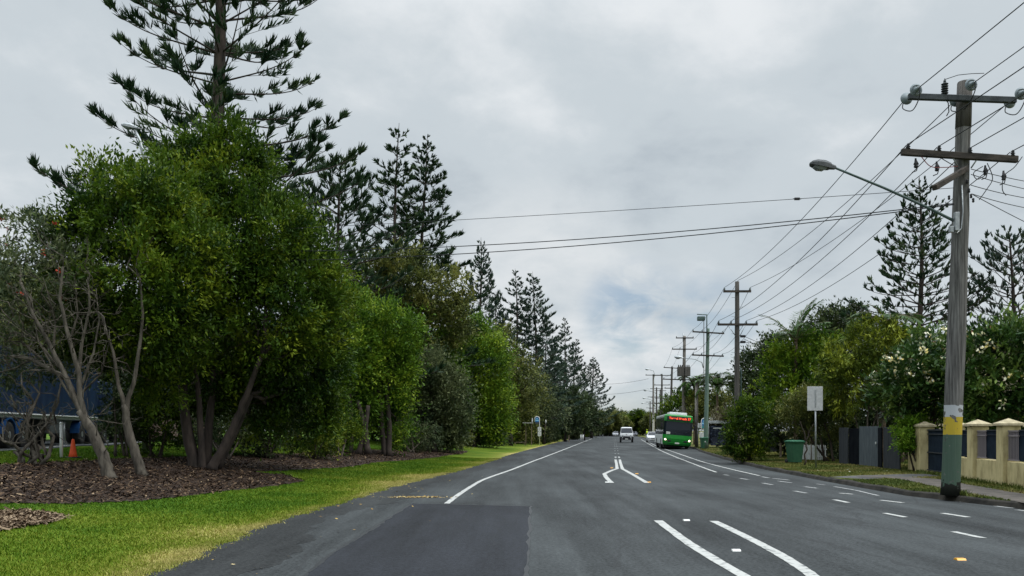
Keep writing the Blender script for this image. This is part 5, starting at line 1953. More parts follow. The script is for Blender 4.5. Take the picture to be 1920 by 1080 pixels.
bE = on(1241, 132)
PE, EE = pole('slim black pole between the tilted one and the pale-footed one', bE, (HY - 701) * 132 / F + CH - 0.13, 0.19, 'pole_dark', [((HY - 704) * 132 / F + CH - 0.13, -1.4, 1.4, 0, (-1.3, 0, 1.3)), ((HY - 722) * 132 / F + CH - 0.13, -1.2, 1.2, 0, (-1.1, 1.1))])
bF = on(1225, 140)
PF, EF = pole('grey pole with a pale lower half and a lantern, leftmost of the near group', bF, (HY - 700) * 140 / F + CH - 0.13, 0.2, 'pole_pale', [((HY - 702) * 140 / F + CH - 0.13, -1.3, 1.3, 0, (-1.2, 0, 1.2))], 0.0, extF)


def far_lamp(zl, n_):
    def f(o):
        t = MB()
        t.tube([(0, -0.15, zl - 0.5), (-0.4, -0.15, zl), (-1.7, -0.15, zl + 0.3)], 0.06, 6)
        L_ = t.build('lamp_arm', 'steel_galv', o)
        lamp_head(L_, Vector((-1.7, -0.15, zl + 0.3)), Vector((-1, 0, 0)), 1.5)
    return f


for k, (px, Y, py, lab, lm_) in enumerate(((1231, 170, 726, 'distant pole with a lantern, first behind the pale-footed one', True), (1238, 190, 730, 'thin distant pole seen just left of the slim black pole', False),
                                           (1224, 215, 742, 'far pole with a long lantern arm near the vanishing point', True), (1219, 250, 752, 'farthest visible pole, low against the trees', True))):
    bb = on(px, Y)
    hp = (HY - py) * Y / F + CH - 0.13
    pole(lab, bb, hp, 0.2, 'pole_dark', [(hp - 0.3, -1.3, 1.3, 0, ()), (hp - 2.0, -1.2, 1.2, 0, ()), (hp - 3.2, -1.0, 1.0, 0, ())], 0, far_lamp(hp - 1.0, k) if lm_ else None, None, 'timber power poles along the right verge', 8)
bH = on(1306, 78)
o = thing('stub_pole', 'short plain pale pole without arms beside the bus', 'post', bH)
t = MB()
t.tube([(0, 0, 0), (0, 0, (HY - 716) * 78 / F + CH - 0.13)], [0.17, 0.13], 10)
t.build('shaft', 'pole_grey', o)
t = MB()
t.lathe((0, 0, (HY - 716) * 78 / F + CH - 0.13), [(0.14, 0), (0.14, 0.06), (0.05, 0.12)], 10)
t.build('cap', 'steel_galv', o)

# wires ----------------------------------------------------------------------
names = ('left', 'middle', 'right')
far_r = Vector((9.8, -22, 9.5))
for k in range(3):
    wire('upper %s high wire from the near pole towards the viewer' % names[k], TOPC[k][0], Vector((9.2 + 1.2 * k, -22, 9.6)), 0.25)
    tgt = (EA[0][0], PA.location + Vector((0, -0.2, (HY - 528) * 45 / F + CH - 0.1)), EA[0][1])[k]
    wire('upper %s high wire from the near pole to the dark pole' % names[k], TOPC[k][1], tgt, 0.45)
    wire('upper %s high wire from the dark pole to the green pole' % names[k], tgt, EB[0][k], 0.35)
    wire('upper %s high wire from the green pole to the transformer pole' % names[k], EB[0][k], EC[1][k], 0.3)
    wire('upper %s high wire from the transformer pole onwards' % names[k], EC[1][k], ED[0][k], 0.3)
for k in range(4):
    w4 = ('outer left', 'inner left', 'inner right', 'outer right')[k]
    wire('lower %s wire from the near pole towards the viewer' % w4, LOWC[k], Vector((9.0 + 0.75 * k, -22, 8.1)), 0.3)
    wire('lower %s wire from the near pole to the dark pole' % w4, LOWC[k] + Vector((0, 0.1, 0)), EA[1][k], 0.55)
    wire('lower %s wire from the dark pole to the green pole' % w4, EA[1][k], EB[1][k], 0.4)
    wire('lower %s wire from the green pole to the transformer pole' % w4, EB[1][k], EC[2][min(k, 2)] + Vector((0, 0, 0.02 * k)), 0.4)
# services from the near pole to the right-hand houses
for k, (pa, pb, Yb, s_, lab) in enumerate((((1812, 322), (2060, 355), 26, 0.10, 'topmost'), ((1812, 332), (2060, 372), 25, 0.12, 'second'), ((1812, 352), (2060, 378), 26, 0.16, 'third'), ((1813, 368), (2060, 400), 26, 0.16, 'fourth'), ((1816, 370), (2060, 480), 24, 0.05, 'steepest'))):
    p = B0 + Vector((xx(pa[0]), -0.2, zz(pa[1])))
    wire('%s house service wire leaving the near pole to the right' % lab, p, at(*pb, Yb), s_, 0.009)
# services across the road to the lamp post on the left
LP = at(262, 430, 29)
for k, (py, pe, s_, rad, lab) in enumerate(((357, 440, 0.10, 0.007, 'thin upper'), (386, 468, 0.42, 0.012, 'upper of the two thick'), (388, 486, 0.46, 0.012, 'lower of the two thick'))):
    p = B0 + Vector((xx(1780), -0.2, zz(py)))
    wire('%s cable crossing the road to the left trees' % lab, p, at(262, pe, 29), s_, rad)
q = B0 + Vector((xx(1780), -0.2, zz(357)))
e = at(262, 440, 29)
tt = 0.137
m_ = q.lerp(e, tt)
m_.z -= 4 * 0.10 * tt * (1 - tt)
t = MB()
t.rbox((0, 0, 0), (0.13, 0.05, 0.06), 0.01)
t.tube([(-0.1, 0, 0), (0.1, 0, 0)], 0.012, 6)
tag(t.build('cable_tag', 'black_plastic', None, m_), 'small dark box clamped on the thin cable across the road', 'cable tag')
for k, (px, py, Y) in enumerate(((1480, 660, 52), (1500, 678, 54), (1530, 652, 52))):
    wire(('upper', 'middle', 'lower')[k] + ' house service wire drooping from the dark pole into the trees', bA + Vector((0.35, -0.1, 6.45 - 0.15 * k)), at(px, py, Y), 0.08, 0.013)
wire('service wire from the green pole to the dark pole', bB + Vector((0.2, -0.1, 6.3)), bA + Vector((-0.1, 0, 4.9)), 0.3, 0.012)
for k, (py, lab) in enumerate(((716, 'higher'), (735, 'lower'))):
    wire('%s faint wire crossing the far end of the road' % lab, at(1216, py - 6, 142), at(1090, py + 1, 175), 0.6, 0.022)


# ------------------------------------------------------------------ vehicles
def wheel(parent, c, rad=0.32, w=0.2, name='wheel'):
    t = MB()
    t.lathe(Vector(c), [(rad * 0.62, -w / 2), (rad * 0.93, -w / 2), (rad, -w / 3), (rad, w / 3), (rad * 0.93, w / 2), (rad * 0.62, w / 2)], 20, 'X')
    o = t.build(name, 'rubber', parent)
    t = MB()
    t.lathe(Vector(c), [(rad * 0.15, -w / 2 - 0.01), (rad * 0.6, -w * 0.42), (rad * 0.6, w * 0.42), (rad * 0.15, w / 2 + 0.01)], 14, 'X')
    t.build('rim', 'steel_galv', o)


def body_loft(st):
    """stations along y (front = -y): (y, z0, zbelt, zroof, wbelt, wroof)"""
    rings = []
    for y, z0, zb, zr, wb, wr in st:
        rings.append([(-wb * 0.92, y, z0), (-wb, y, z0 + 0.18), (-wb, y, zb - 0.08), (-wb * 0.97, y, zb), (-wr, y, zr - 0.05), (-wr * 0.9, y, zr), (wr * 0.9, y, zr), (wr, y, zr - 0.05), (wb * 0.97, y, zb), (wb, y, zb - 0.08), (wb, y, z0 + 0.18), (wb * 0.92, y, z0)])
    return rings


def car(name, label, loc, rz, paint, cat='car'):
    """hatchback seen from the front; front at -y"""
    o = thing(name, label, cat, loc, rz)
    t = MB()
    st = [(-2.0, 0.32, 0.62, 0.64, 0.70, 0.62), (-1.9, 0.22, 0.74, 0.76, 0.80, 0.72), (-1.2, 0.2, 0.88, 0.90, 0.85, 0.74), (-0.85, 0.2, 0.93, 0.97, 0.86, 0.74), (-0.15, 0.2, 0.95, 1.42, 0.86, 0.58), (0.9, 0.2, 0.96, 1.47, 0.86, 0.60), (1.6, 0.22, 0.97, 1.35, 0.85, 0.60), (1.95, 0.3, 0.95, 1.0, 0.80, 0.68), (2.0, 0.4, 0.85, 0.88, 0.76, 0.68)]
    t.loft(body_loft(st))
    t.build('body', paint, o)
    t = MB()
    t.add([(-0.70, -0.80, 0.985), (0.70, -0.80, 0.985), (0.54, -0.19, 1.40), (-0.54, -0.19, 1.40)], [(0, 1, 2, 3)])
    t.v = [(x, y - 0.02, z + 0.02) for x, y, z in t.v]
    t.build('windscreen', 'glass_dark', o)
    for s in (-1, 1):
        t = MB()
        t.add([(s * 0.87, -0.55, 0.97), (s * 0.87, 1.2, 0.99), (s * 0.635, 1.0, 1.39), (s * 0.625, -0.1, 1.36)], [(0, 1, 2, 3)])
        t.build('side_window', 'glass_dark', o)
        t = MB()
        t.rbox((s * 0.6, -1.95, 0.62), (0.3, 0.16, 0.13), 0.04)
        t.build('headlight', 'headlight_off', o)
        t = MB()
        t.rbox((s * 0.93, -0.55, 0.98), (0.16, 0.1, 0.11), 0.03)
        t.build('mirror', paint, o)
        for y in (-1.25, 1.25):
            wheel(o, (s * 0.76, y, 0.31), 0.31, 0.19)
    t = MB()
    t.rbox((0, -1.99, 0.55), (0.7, 0.05, 0.10), 0.02)
    t.rbox((0, -1.97, 0.33), (1.0, 0.05, 0.12), 0.02)
    t.build('grille', 'black_plastic', o)
    t = MB()
    t.rbox((0, -2.03, 0.42), (0.37, 0.02, 0.11), 0.005, None, 1)
    t.build('number_plate', 'plate', o)
    return o


RZ = -math.atan(0.119)
p = on(1224, 118)
car('parked_car', 'white hatchback facing us, tucked in behind the green bus', (p.x, p.y, 0.007), RZ, 'white_car')
p = on(1154, 250)
car('far_car', 'silver car at the crest left of the white van', (p.x, p.y, 0.007), RZ, 'silver_car')
p = on(1190, 250)
car('far_car', 'dark navy car at the crest right of the white van', (p.x, p.y, 0.007), RZ, 'navy_car')

# white cab-over van
p = on(1174.5, 118)
V_ = thing('van', 'white cab-over van with dark lower bumper and nudge bar in the oncoming lane', 'van', (p.x, p.y, 0.007), RZ)
t = MB()
st = [(-2.15, 0.75, 1.05, 1.08, 0.84, 0.80), (-2.1, 0.70, 1.22, 1.25, 0.88, 0.84), (-1.95, 0.65, 1.25, 1.40, 0.90, 0.82), (-1.45, 0.62, 1.25, 2.02, 0.91, 0.70), (-1.2, 0.62, 1.27, 2.10, 0.91, 0.72), (0.5, 0.62, 1.27, 2.12, 0.91, 0.73), (2.1, 0.65, 1.27, 2.08, 0.90, 0.73), (2.25, 0.7, 1.2, 1.95, 0.88, 0.70)]
t.loft(body_loft(st))
t.build('body', 'white_car', V_)
t = MB()
t.add([(-0.80, -2.02, 1.30), (0.80, -2.02, 1.30), (0.67, -1.52, 1.97), (-0.67, -1.52, 1.97)], [(0, 1, 2, 3)])
t.v = [(x, y - 0.05, z + 0.015) for x, y, z in t.v]
t.build('windscreen', 'glass_dark', V_)
t = MB()
t.rbox((0, 0.0, 0.55), (1.84, 4.3, 0.32), 0.06)
t.rbox((0, -2.08, 0.60), (1.86, 0.28, 0.42), 0.08)
t.build('bumper', 'black_plastic', V_)
t = MB()
t.tube([(-0.62, -2.3, 0.42), (-0.58, -2.33, 0.72), (-0.42, -2.35, 0.92), (0.42, -2.35, 0.92), (0.58, -2.33, 0.72), (0.62, -2.3, 0.42)], 0.035, 8)
t.build('nudge_bar', 'white_car', V_)
t = MB()
t.rbox((0, -2.24, 0.50), (0.40, 0.03, 0.14), 0.005, None, 1)
t.build('number_plate', 'plate', V_)
t = MB()
t.rbox((0, -2.18, 0.92), (1.2, 0.05, 0.12), 0.02)
t.rbox((0, -2.17, 1.14), (0.16, 0.04, 0.05), 0.01)
t.build('grille', 'black_plastic', V_)
for s in (-1, 1):
    t = MB()
    t.rbox((s * 0.68, -2.12, 0.93), (0.30, 0.1, 0.18), 0.04)
    t.build('headlight', 'headlight_off', V_)
    t = MB()
    t.rbox((s * 1.04, -1.75, 1.42), (0.14, 0.1, 0.26), 0.03)
    t.build('mirror', 'black_plastic', V_)
    t = MB()
    t.add([(s * 0.90, -1.75, 1.32), (s * 0.90, 1.9, 1.34), (s * 0.76, 1.8, 1.9), (s * 0.75, -1.4, 1.88)], [(0, 1, 2, 3)])
    t.build('side_window', 'glass_dark', V_)
    for y in (-1.35, 1.4):
        wheel(V_, (s * 0.80, y, 0.33), 0.33, 0.22)

# green and white city bus, kneeling towards the kerb
p = on(1269, 74)
BUS = thing('bus', 'green-fronted city bus with lit orange destination display pulled in at the stop', 'bus', (p.x, p.y, 0.007), RZ * 0.9)
ROLL = Matrix.Rotation(math.radians(4.6), 4, 'Y')
LEN = 12.0


def kneel(mb):
    mb.v = [tuple(Vector((0, 0, 0.33)) + ROLL.to_3x3() @ (Vector(v) - Vector((0, 0, 0.33)))) for v in mb.v]
    return mb


W2 = 1.25
t = MB()
# lower front mask, curved
rings = []
for z, yo, w in ((0.34, 0.10, 1.16), (0.5, 0.0, 1.22), (0.9, -0.05, 1.245), (1.22, -0.02, 1.25)):
    rings.append([(-w, 0.45, z), (-w, 0.22 + yo, z), (-w * 0.82, 0.02 + yo, z), (-w * 0.4, -0.05 + yo, z), (w * 0.4, -0.05 + yo, z), (w * 0.82, 0.02 + yo, z), (w, 0.22 + yo, z), (w, 0.45, z)])
t.loft(rings)
kneel(t).build('front_panel', 'bus_green', BUS)
t = MB()
t.rbox((0, 0.52 + (LEN - 0.5) / 2, 0.78), (2.44, LEN - 0.5, 0.86), 0.06)
t.rbox((0, 0.60 + (LEN - 0.5) / 2, 2.86), (2.44, LEN - 0.5, 0.24), 0.08)
kneel(t).build('body', 'bus_white', BUS)
t = MB()
t.rbox((0, 0.56 + (LEN - 0.5) / 2, 1.96), (2.40, LEN - 0.55, 1.56), 0.03)
kneel(t).build('side_glass', 'glass_dark', BUS)
t = MB()
rings = []
for z, yo, w in ((1.225, 0.0, 1.235), (1.7, 0.05, 1.23), (2.4, 0.16, 1.20)):
    rings.append([(-w, 0.5, z), (-w, 0.2 + yo, z), (-w * 0.85, 0.02 + yo, z), (w * 0.85, 0.02 + yo, z), (w, 0.2 + yo, z), (w, 0.5, z)])
t.loft(rings)
kneel(t).build('windscreen', 'glass_dark', BUS)
t = MB()
rings = []
for z, yo, w in ((2.41, 0.13, 1.235), (2.55, 0.13, 1.24), (2.88, 0.18, 1.22), (3.0, 0.3, 1.12)):
    rings.append([(-w, 0.62, z), (-w, 0.26 + yo, z), (-w * 0.88, 0.02 + yo, z), (w * 0.88, 0.02 + yo, z), (w, 0.26 + yo, z), (w, 0.62, z)])
t.loft(rings)
kneel(t).build('brow', 'bus_green', BUS)
t = MB()
t.rbox((0.0, 0.16, 2.66), (2.0, 0.10, 0.34), 0.02, Matrix.Rotation(-0.14, 3, 'X'))
kneel(t)
DS = t.build('destination_display', 'glass_dark', BUS)
cu = bpy.data.curves.new('destination_text', 'FONT')
cu.body = 'Tweed Heads 37'
cu.size = 0.27
cu.align_x, cu.align_y = 'CENTER', 'CENTER'
cu.offset = 0.008
cu.materials.append(MATS['led_text'])
tc_ = bpy.data.objects.new('destination_curve', cu)
COL.objects.link(tc_)
bpy.context.view_layer.update()
me_ = bpy.data.meshes.new_from_object(tc_.evaluated_get(bpy.context.evaluated_depsgraph_get()))
bpy.data.objects.remove(tc_)
tx = bpy.data.objects.new('destination_text', me_)
COL.objects.link(tx)
tx.parent = DS
lp = Vector((0, 0, 0.33)) + ROLL.to_3x3() @ (Vector((0.1, 0.10, 2.66)) - Vector((0, 0, 0.33)))
tx.rotation_euler = (ROLL.to_3x3() @ Matrix.Rotation(math.radians(90) - 0.14, 3, 'X')).to_euler()
tx.location = lp
t = MB()
t.rbox((0, 2.6, 3.08), (1.55, 3.0, 0.3), 0.1)
for q in (-0.16, 0, 0.16):
    t.rbox((q, 1.09, 3.12), (0.07, 0.03, 0.08), 0.01)
kneel(t).build('air_conditioner', 'bus_white', BUS)
for s in (-1, 1):
    t = MB()
    t.rbox((s * 1.0, 0.04, 0.80), (0.36, 0.1, 0.16), 0.04)
    hs = kneel(t).build('headlight', 'glass_lamp', BUS)
    t = MB()
    t.lathe((s * 1.02, -0.035, 0.80), [(0.02, 0), (0.085, 0.01), (0.085, 0.03)], 12, 'Y')
    kneel(t).build('bulb', 'headlight_on', hs)
    t = MB()
    t.tube([(s * 1.2, 0.3, 2.6), (s * 1.42, 0.05, 2.55), (s * 1.42, 0.0, 2.2)], 0.025, 6)
    t.rbox((s * 1.42, 0.0, 1.98), (0.2, 0.1, 0.42), 0.04)
    kneel(t).build('mirror', 'black_plastic', BUS)
    for y in (2.6, 8.6):
        wheel(BUS, (s * 1.08, y, 0.48), 0.48, 0.28)
t = MB()
t.box((0, 6.2, 0.33), (2.2, 11.4, 0.32))
t.build('underbody', 'black_plastic', BUS)  # bus underside, put in near-black to deepen the contact shadow
t = MB()
t.rbox((0, -0.02, 0.70), (1.7, 0.1, 0.16), 0.03)
kneel(t).build('grille', 'black_plastic', BUS)
t = MB()
t.rbox((0, -0.06, 0.52), (0.38, 0.03, 0.12), 0.005, None, 1)
kneel(t).build('number_plate', 'plate', BUS)
t = MB()
t.rbox((-0.82, 0.04, 1.36), (0.34, 0.03, 0.22), 0.01, None, 1)
kneel(t).build('route_card', 'plate', BUS)
t = MB()
t.tube([(-0.4, 0.0, 1.25), (-0.15, -0.02, 1.5), (0.25, 0.03, 1.62)], 0.012, 5)
t.tube([(0.5, 0.0, 1.25), (0.7, -0.0, 1.5), (0.95, 0.06, 1.6)], 0.012, 5)
kneel(t).build('wiper', 'black_plastic', BUS)

# road train behind the left trees ------------------------------------------------
TU = Vector((-0.20, 1, 0)).normalized()
TB = Vector((-17.6, 28.0, 0.955))
TR = thing('truck', 'blue curtain-sided semi-trailer truck parked on the side road behind the trees', 'truck', TB + Vector((-1.2, 0, 0)), math.atan2(-TU.x, TU.y))
t = MB()
t.rbox((0, 6.6, 1.20), (2.45, 14.6, 0.16), 0.02, None, 1)
t.box((0, 6.6, 0.95), (0.9, 14.0, 0.34))
t.build('chassis', 'steel_galv', TR)
t = MB()
n = 60
vs = []
for i in range(n + 1):
    y = -0.6 + 14.4 * i / n
    b_ = 0.03 * math.sin(i * 1.9)
    vs += [(1.22 + b_ * 0.3, y, 1.30), (1.25 + b_, y, 2.4), (1.23 + b_ * 0.4, y, 3.5)]
t.add(vs, [(3 * i + j, 3 * i + j + 1, 3 * i + 3 + j + 1, 3 * i + 3 + j) for i in range(n) for j in range(2)], True)
t.box((0, 6.6, 2.4), (2.40, 14.4, 2.2))
t.build('curtain', 'curtain_blue', TR)
t = MB()
t.rbox((0, 6.6, 3.58), (2.5, 14.6, 0.14), 0.03)
t.build('roof', 'curtain_blue', TR)
t = MB()
t.rbox((1.25, 6.6, 1.285), (0.05, 14.6, 0.05), 0.008, None, 1)
t.build('side_rail', 'sign_white', TR)
for y in (2.6, 3.95, 11.4, 12.8):
    for s in (-1, 1):
        wheel(TR, (s * 1.05, y, 0.5), 0.5, 0.32)
    t = MB()
    ring = [(y + 0.62 * math.cos(a), 0.52 + 0.62 * math.sin(a)) for a in np.linspace(0.05, math.pi - 0.05, 10)] + [(y + 0.56 * math.cos(a), 0.52 + 0.56 * math.sin(a)) for a in np.linspace(math.pi - 0.05, 0.05, 10)]
    t.prism_x(ring, 0.85, 1.24)
    t.build('mudguard', 'guard_blue', TR)
t = MB()
t.rbox((0.9, 7.6, 0.82), (0.6, 1.3, 0.55), 0.03)
t.build('pallet_box', 'steel_dark', TR)
t = MB()
t.tube([(1.0, 9.4, 1.1), (1.0, 9.4, 0.12)], 0.07, 8)
t.rbox((1.0, 9.4, 0.05), (0.3, 0.3, 0.08), 0.01)
t.build('landing_leg', 'steel_galv', TR)
t = MB()
t.rbox((0, 15.9, 1.95), (2.4, 1.9, 2.4), 0.12)
t.build('cab', 'curtain_blue', TR)
t = MB()
t.rbox((0, 16.5, 0.85), (2.3, 3.4, 0.4), 0.05)
t.build('cab_chassis', 'black_plastic', TR)
for y in (15.2, 17.6):
    for s in (-1, 1):
        wheel(TR, (s * 1.05, y, 0.5), 0.5, 0.32)
# side road under the truck
sr = []
yy = np.linspace(10, 120, 80)
off = -15.5 - 0.205 * (yy - 26)
sr = np.stack([np.stack([off, yy, np.full_like(yy, 0)], -1), np.stack([off - 9, yy, np.full_like(yy, 0)], -1)], 1)
sr[..., 2] = np.maximum(H(sr[..., 0], sr[..., 1]), 0) + 0.012
sr = np.stack([sr[:, 0] * (1 - q) + sr[:, 1] * q for q in np.linspace(0, 1, 10)], 1)
sr[..., 2] = np.maximum(H(sr[..., 0], sr[..., 1]), 0) + 0.03
tag(grid_mesh('side_road', sr, 'asphalt'), 'grey service road behind the left trees', None, None, 'structure')
t = MB()
for i in range(len(yy) - 1):
    a_, b_ = sr[i, 0], sr[i + 1, 0]
    t.add([(a_[0] - 0.45, a_[1], a_[2] + 0.006), (a_[0] - 0.57, a_[1], a_[2] + 0.006), (b_[0] - 0.57, b_[1], b_[2] + 0.006), (b_[0] - 0.45, b_[1], b_[2] + 0.006)], [(0, 1, 2, 3)])
tag(t.build('side_road_marking', 'paint_white'), 'white edge line on the service road', None, None, 'structure')

# ------------------------------------------------------------------ right-hand fences
FD = (Vector((13.4, 23.06, 0)) - Vector((14.75, 30.5, 0))).normalized()     # towards the viewer
FN = Vector((FD.y, -FD.x, 0))                                              # away from the road? sign fixed below
if FN.x < 0:
    FN = -FN
frz = math.atan2(-FD.x, FD.y)
f0 = Vector((14.75, 30.5, VERGE))
FE = thing('garden_wall', 'cream rendered garden wall with capped pillars, railings and dark screens', 'fence', f0, math.atan2(FD.y, FD.x))
# local x runs along the fence towards the viewer, local y = to the left of that
stn = [0.0, 3.25, 5.3, 7.6, 9.9, 12.2, 14.5]
SY = 1.0
for i, s_ in enumerate(stn):
    wd = 0.60 if i == 0 else 0.44
    t = MB()
    t.rbox((s_, 0, 0.80), (wd, 0.46 if i else 0.5, 1.62), 0.015, None, 1)
    pl = t.build('pillar', 'render_cream', FE)
    t = MB()
    w1, w2 = wd / 2 + 0.065, 0.30
    z1 = 1.615
    t.add([(s_ - w1, -w2, z1), (s_ + w1, -w2, z1), (s_ + w1, w2, z1), (s_ - w1, w2, z1), (s_ - w1, -w2, z1 + 0.06), (s_ + w1, -w2, z1 + 0.06), (s_ + w1, w2, z1 + 0.06), (s_ - w1, w2, z1 + 0.06), (s_, 0, z1 + 0.20)],
          [(0, 3, 2, 1), (0, 1, 5, 4), (1, 2, 6, 5), (2, 3, 7, 6), (3, 0, 4, 7), (4, 5, 8), (5, 6, 8), (6, 7, 8), (7, 4, 8)])
    t.build('cap', 'cap_cream', pl)
    if i == 0:
        continue
    if i + 1 < len(stn):
        s2 = stn[i + 1]
        t = MB()
        t.rbox(((s_ + s2) / 2, 0.0, 0.32), (s2 - s_ - 0.44, 0.24, 0.66), 0.012, None, 1)
        t.build('low_wall', 'render_cream', FE)
        t = MB()
        xa, xb = s_ + 0.23, s2 - 0.23
        t.box(((xa + xb) / 2, -0.04, 1.08), (xb - xa, 0.02, 0.80))
        t.build('screen', 'screen_navy', FE)
        t = MB()
        xm = xa + (xb - xa) * 0.38
        for z in (0.70, 1.34, 1.47):
            t.box(((xa + xm) / 2, -0.085, z), (xm - xa, 0.035, 0.035))
        k = xa + 0.05
        while k < xm:
            t.box((k, -0.085, 1.07), (0.022, 0.022, 0.78))
            k += 0.10
        t.build('railing', 'rail_mauve', FE)
        t = MB()
        t.box(((xm + xb) / 2, -0.07, 1.49), (xb - xm, 0.03, 0.03))
        t.box(((xm + xb) / 2, -0.07, 1.36), (xb - xm, 0.02, 0.012))
        t.build('top_rail', 'panel_dark', FE)
t = MB()
t.rbox((-0.92, 0.0, 0.31), (1.24, 0.22, 0.64), 0.012, None, 1)
t.rbox((-1.60, 0.0, 0.40), (0.12, 0.26, 0.82), 0.012, None, 1)
t.build('low_wall', 'render_cream', FE)
t = MB()
t.box((-0.92, -0.04, 1.05), (1.24, 0.02, 0.84))
t.build('screen', 'screen_navy', FE)
t = MB()
t.rbox((1.65, 0.05, 0.80), (2.66, 0.05, 1.46), 0.01, None, 1)
G_ = t.build('gate', 'screen_navy', FE)
t = MB()
for z in (0.1, 0.72, 1.36, 1.5):
    t.box((1.65, -0.0, z), (2.66, 0.03, 0.035))
t.build('rail', 'panel_dark', G_)

# grey panel fence
pts = [(1574, 869), (1590, 870.5), (1612, 872.5), (1650, 876), (1657, 878), (1688, 881)]
W_ = [Vector((*flat(*q, VERGE), VERGE)) for q in pts]
GF = thing('panel_fence', 'tall grey panel fence with blacked-out gaps left of the cream wall', 'fence', W_[0])
for k, (m_, nm, rec, hh) in enumerate((('panel_dark', 'panel', 0.0, 1.62), ('panel_black', 'dark_gap_board', 0.06, 1.58), ('panel_grey', 'panel', 0.0, 1.66), ('panel_black', 'dark_gap_board', 0.06, 1.6), ('panel_dark', 'panel', 0.0, 1.62))):  # near-black boards stand in for the darkness of the open gaps
    a_, b_ = W_[k] - W_[0], W_[k + 1] - W_[0]
    d = (b_ - a_)
    nrm = Vector((-d.y, d.x, 0)).normalized()
    if nrm.y < 0:
        nrm = -nrm
    c = (a_ + b_) / 2 + nrm * rec
    R = Matrix.Rotation(math.atan2(d.y, d.x), 3, 'Z')
    t = MB()
    nb_ = max(2, int(d.length / 0.14))
    for q in range(nb_):
        f = (q + 0.5) / nb_
        t.rbox(a_.lerp(b_, f) + nrm * (rec + 0.004 * (q % 2)) + Vector((0, 0, hh / 2)), (d.length / nb_ - 0.006, 0.05, hh - 0.01 * (q % 3)), 0.004, R, 1)
    po = t.build(nm, m_, GF)
    if k == 2:
        t = MB()
        t.rbox(a_.lerp(b_, 0.86) - nrm * 0.05 + Vector((0, 0, 0.98)), (0.06, 0.04, 0.1), 0.01, R)
        t.build('latch', 'sign_white', po)

# white picket fence
a_, b_ = Vector((*flat(1503, 862, VERGE), VERGE)), Vector((*flat(1549, 863.5, VERGE), VERGE))
PF_ = thing('picket_fence', 'short white picket fence behind the blank road sign', 'fence', a_)
d = b_ - a_
R = Matrix.Rotation(math.atan2(d.y, d.x), 3, 'Z')
t = MB()
n = 15
for i in range(n):
    f = (i + 0.5) / n
    w = 0.083 if i < 9 else 0.05
    h = 0.76 + 0.015 * (i % 2)
    c = d * f
    q = [(-w / 2, 0), (w / 2, 0), (w / 2, h - 0.03), (0, h), (-w / 2, h - 0.03)]
    vs = [c + R @ Vector((x_, y_, z_)) for y_ in (-0.012, 0.012) for x_, z_ in q]
    t.add(vs, [(0, 1, 2, 3, 4), (9, 8, 7, 6, 5)] + [(i_, 5 + i_, 5 + (i_ + 1) % 5, (i_ + 1) % 5) for i_ in range(5)])
t.build('pickets', 'picket_white', PF_)
t = MB()
for z in (0.2, 0.56):
    t.box(d / 2 + R @ Vector((0, 0.03, 0)) + Vector((0, 0, z)), (d.length, 0.03, 0.06), R)
t.build('rail', 'picket_white', PF_)

# blank road sign
g = gnd(1530, 878)
S_ = thing('road_sign', 'blank grey back of a rectangular road sign on a steel pole', 'road sign', (g.x, g.y, VERGE))
k = g.y / F
zs = lambda py: CH + (HY - py) * k - VERGE
t = MB()
t.tube([(0, 0, 0), (-0.03, 0, zs(735))], 0.033, 10)
t.build('pole', 'steel_galv', S_)
t = MB()
w, h = 29 * k, 45 * k
t.rbox((-0.06, -0.06, zs(747.5)), (w, 0.012, h), 0.005, None, 1)
pl = t.build('plate', 'sign_back', S_)
t = MB()
t.box((-0.04, -0.072, zs(747.5)), (0.045, 0.012, h * 0.72))
t.build('bracket', 'steel_galv', pl)


def bin_(label, base, s=1.0, rz=0.0):
    o = thing('wheelie_bin', label, 'bin', base, rz)
    t = MB()
    rings = []
    for z, w, d_ in ((0.06, 0.22, 0.24), (0.4, 0.25, 0.28), (0.85, 0.285, 0.33), (0.9, 0.30, 0.345), (0.93, 0.30, 0.345)):
        rings.append([(x_ * w * s, y_ * d_ * s, z * s) for x_, y_ in ((-1, -0.85), (-0.85, -1), (0.85, -1), (1, -0.85), (1, 0.85), (0.85, 1), (-0.85, 1), (-1, 0.85))])
    t.loft(rings)
    t.build('body', 'bin_green', o)
    t = MB()
    rings = []
    for z, w, d_ in ((0.935, 0.33, 0.37), (0.975, 0.335, 0.375), (1.01, 0.27, 0.30), (1.03, 0.18, 0.2)):
        rings.append([(x_ * w * s, y_ * d_ * s, z * s) for x_, y_ in ((-1, -0.85), (-0.85, -1), (0.85, -1), (1, -0.85), (1, 0.85), (0.85, 1), (-0.85, 1), (-1, 0.85))])
    t.loft(rings)
    t.build('lid', 'bin_lid', o)
    for q in (-1, 1):
        t = MB()
        t.lathe((q * 0.24 * s, 0.27 * s, 0.1 * s), [(0.1 * s, -0.03), (0.1 * s, 0.03)], 14, 'X')
        t.build('wheel', 'rubber', o)
    t = MB()
    t.tube([(-0.24 * s, 0.40 * s, 0.93 * s), (0.24 * s, 0.40 * s, 0.93 * s)], 0.02, 6)
    t.build('handle', 'bin_green', o)
    return o


g = gnd(1490, 869)
bin_('green wheelie bin standing left of the white picket fence', (g.x, g.y, VERGE), 1.03, 0.2)
g = gnd(1314, 841)
bo = bin_('dark green litter bin at the foot of the green pole by the bus stop', (g.x, g.y - 1.2, VERGE), 0.92, 0.1)
t = MB()
t.add([(-0.06, -0.305, 0.55), (0.06, -0.305, 0.55), (0.0, -0.31, 0.66)], [(0, 1, 2)])
t.build('sticker', 'sign_white', bo.children[0])

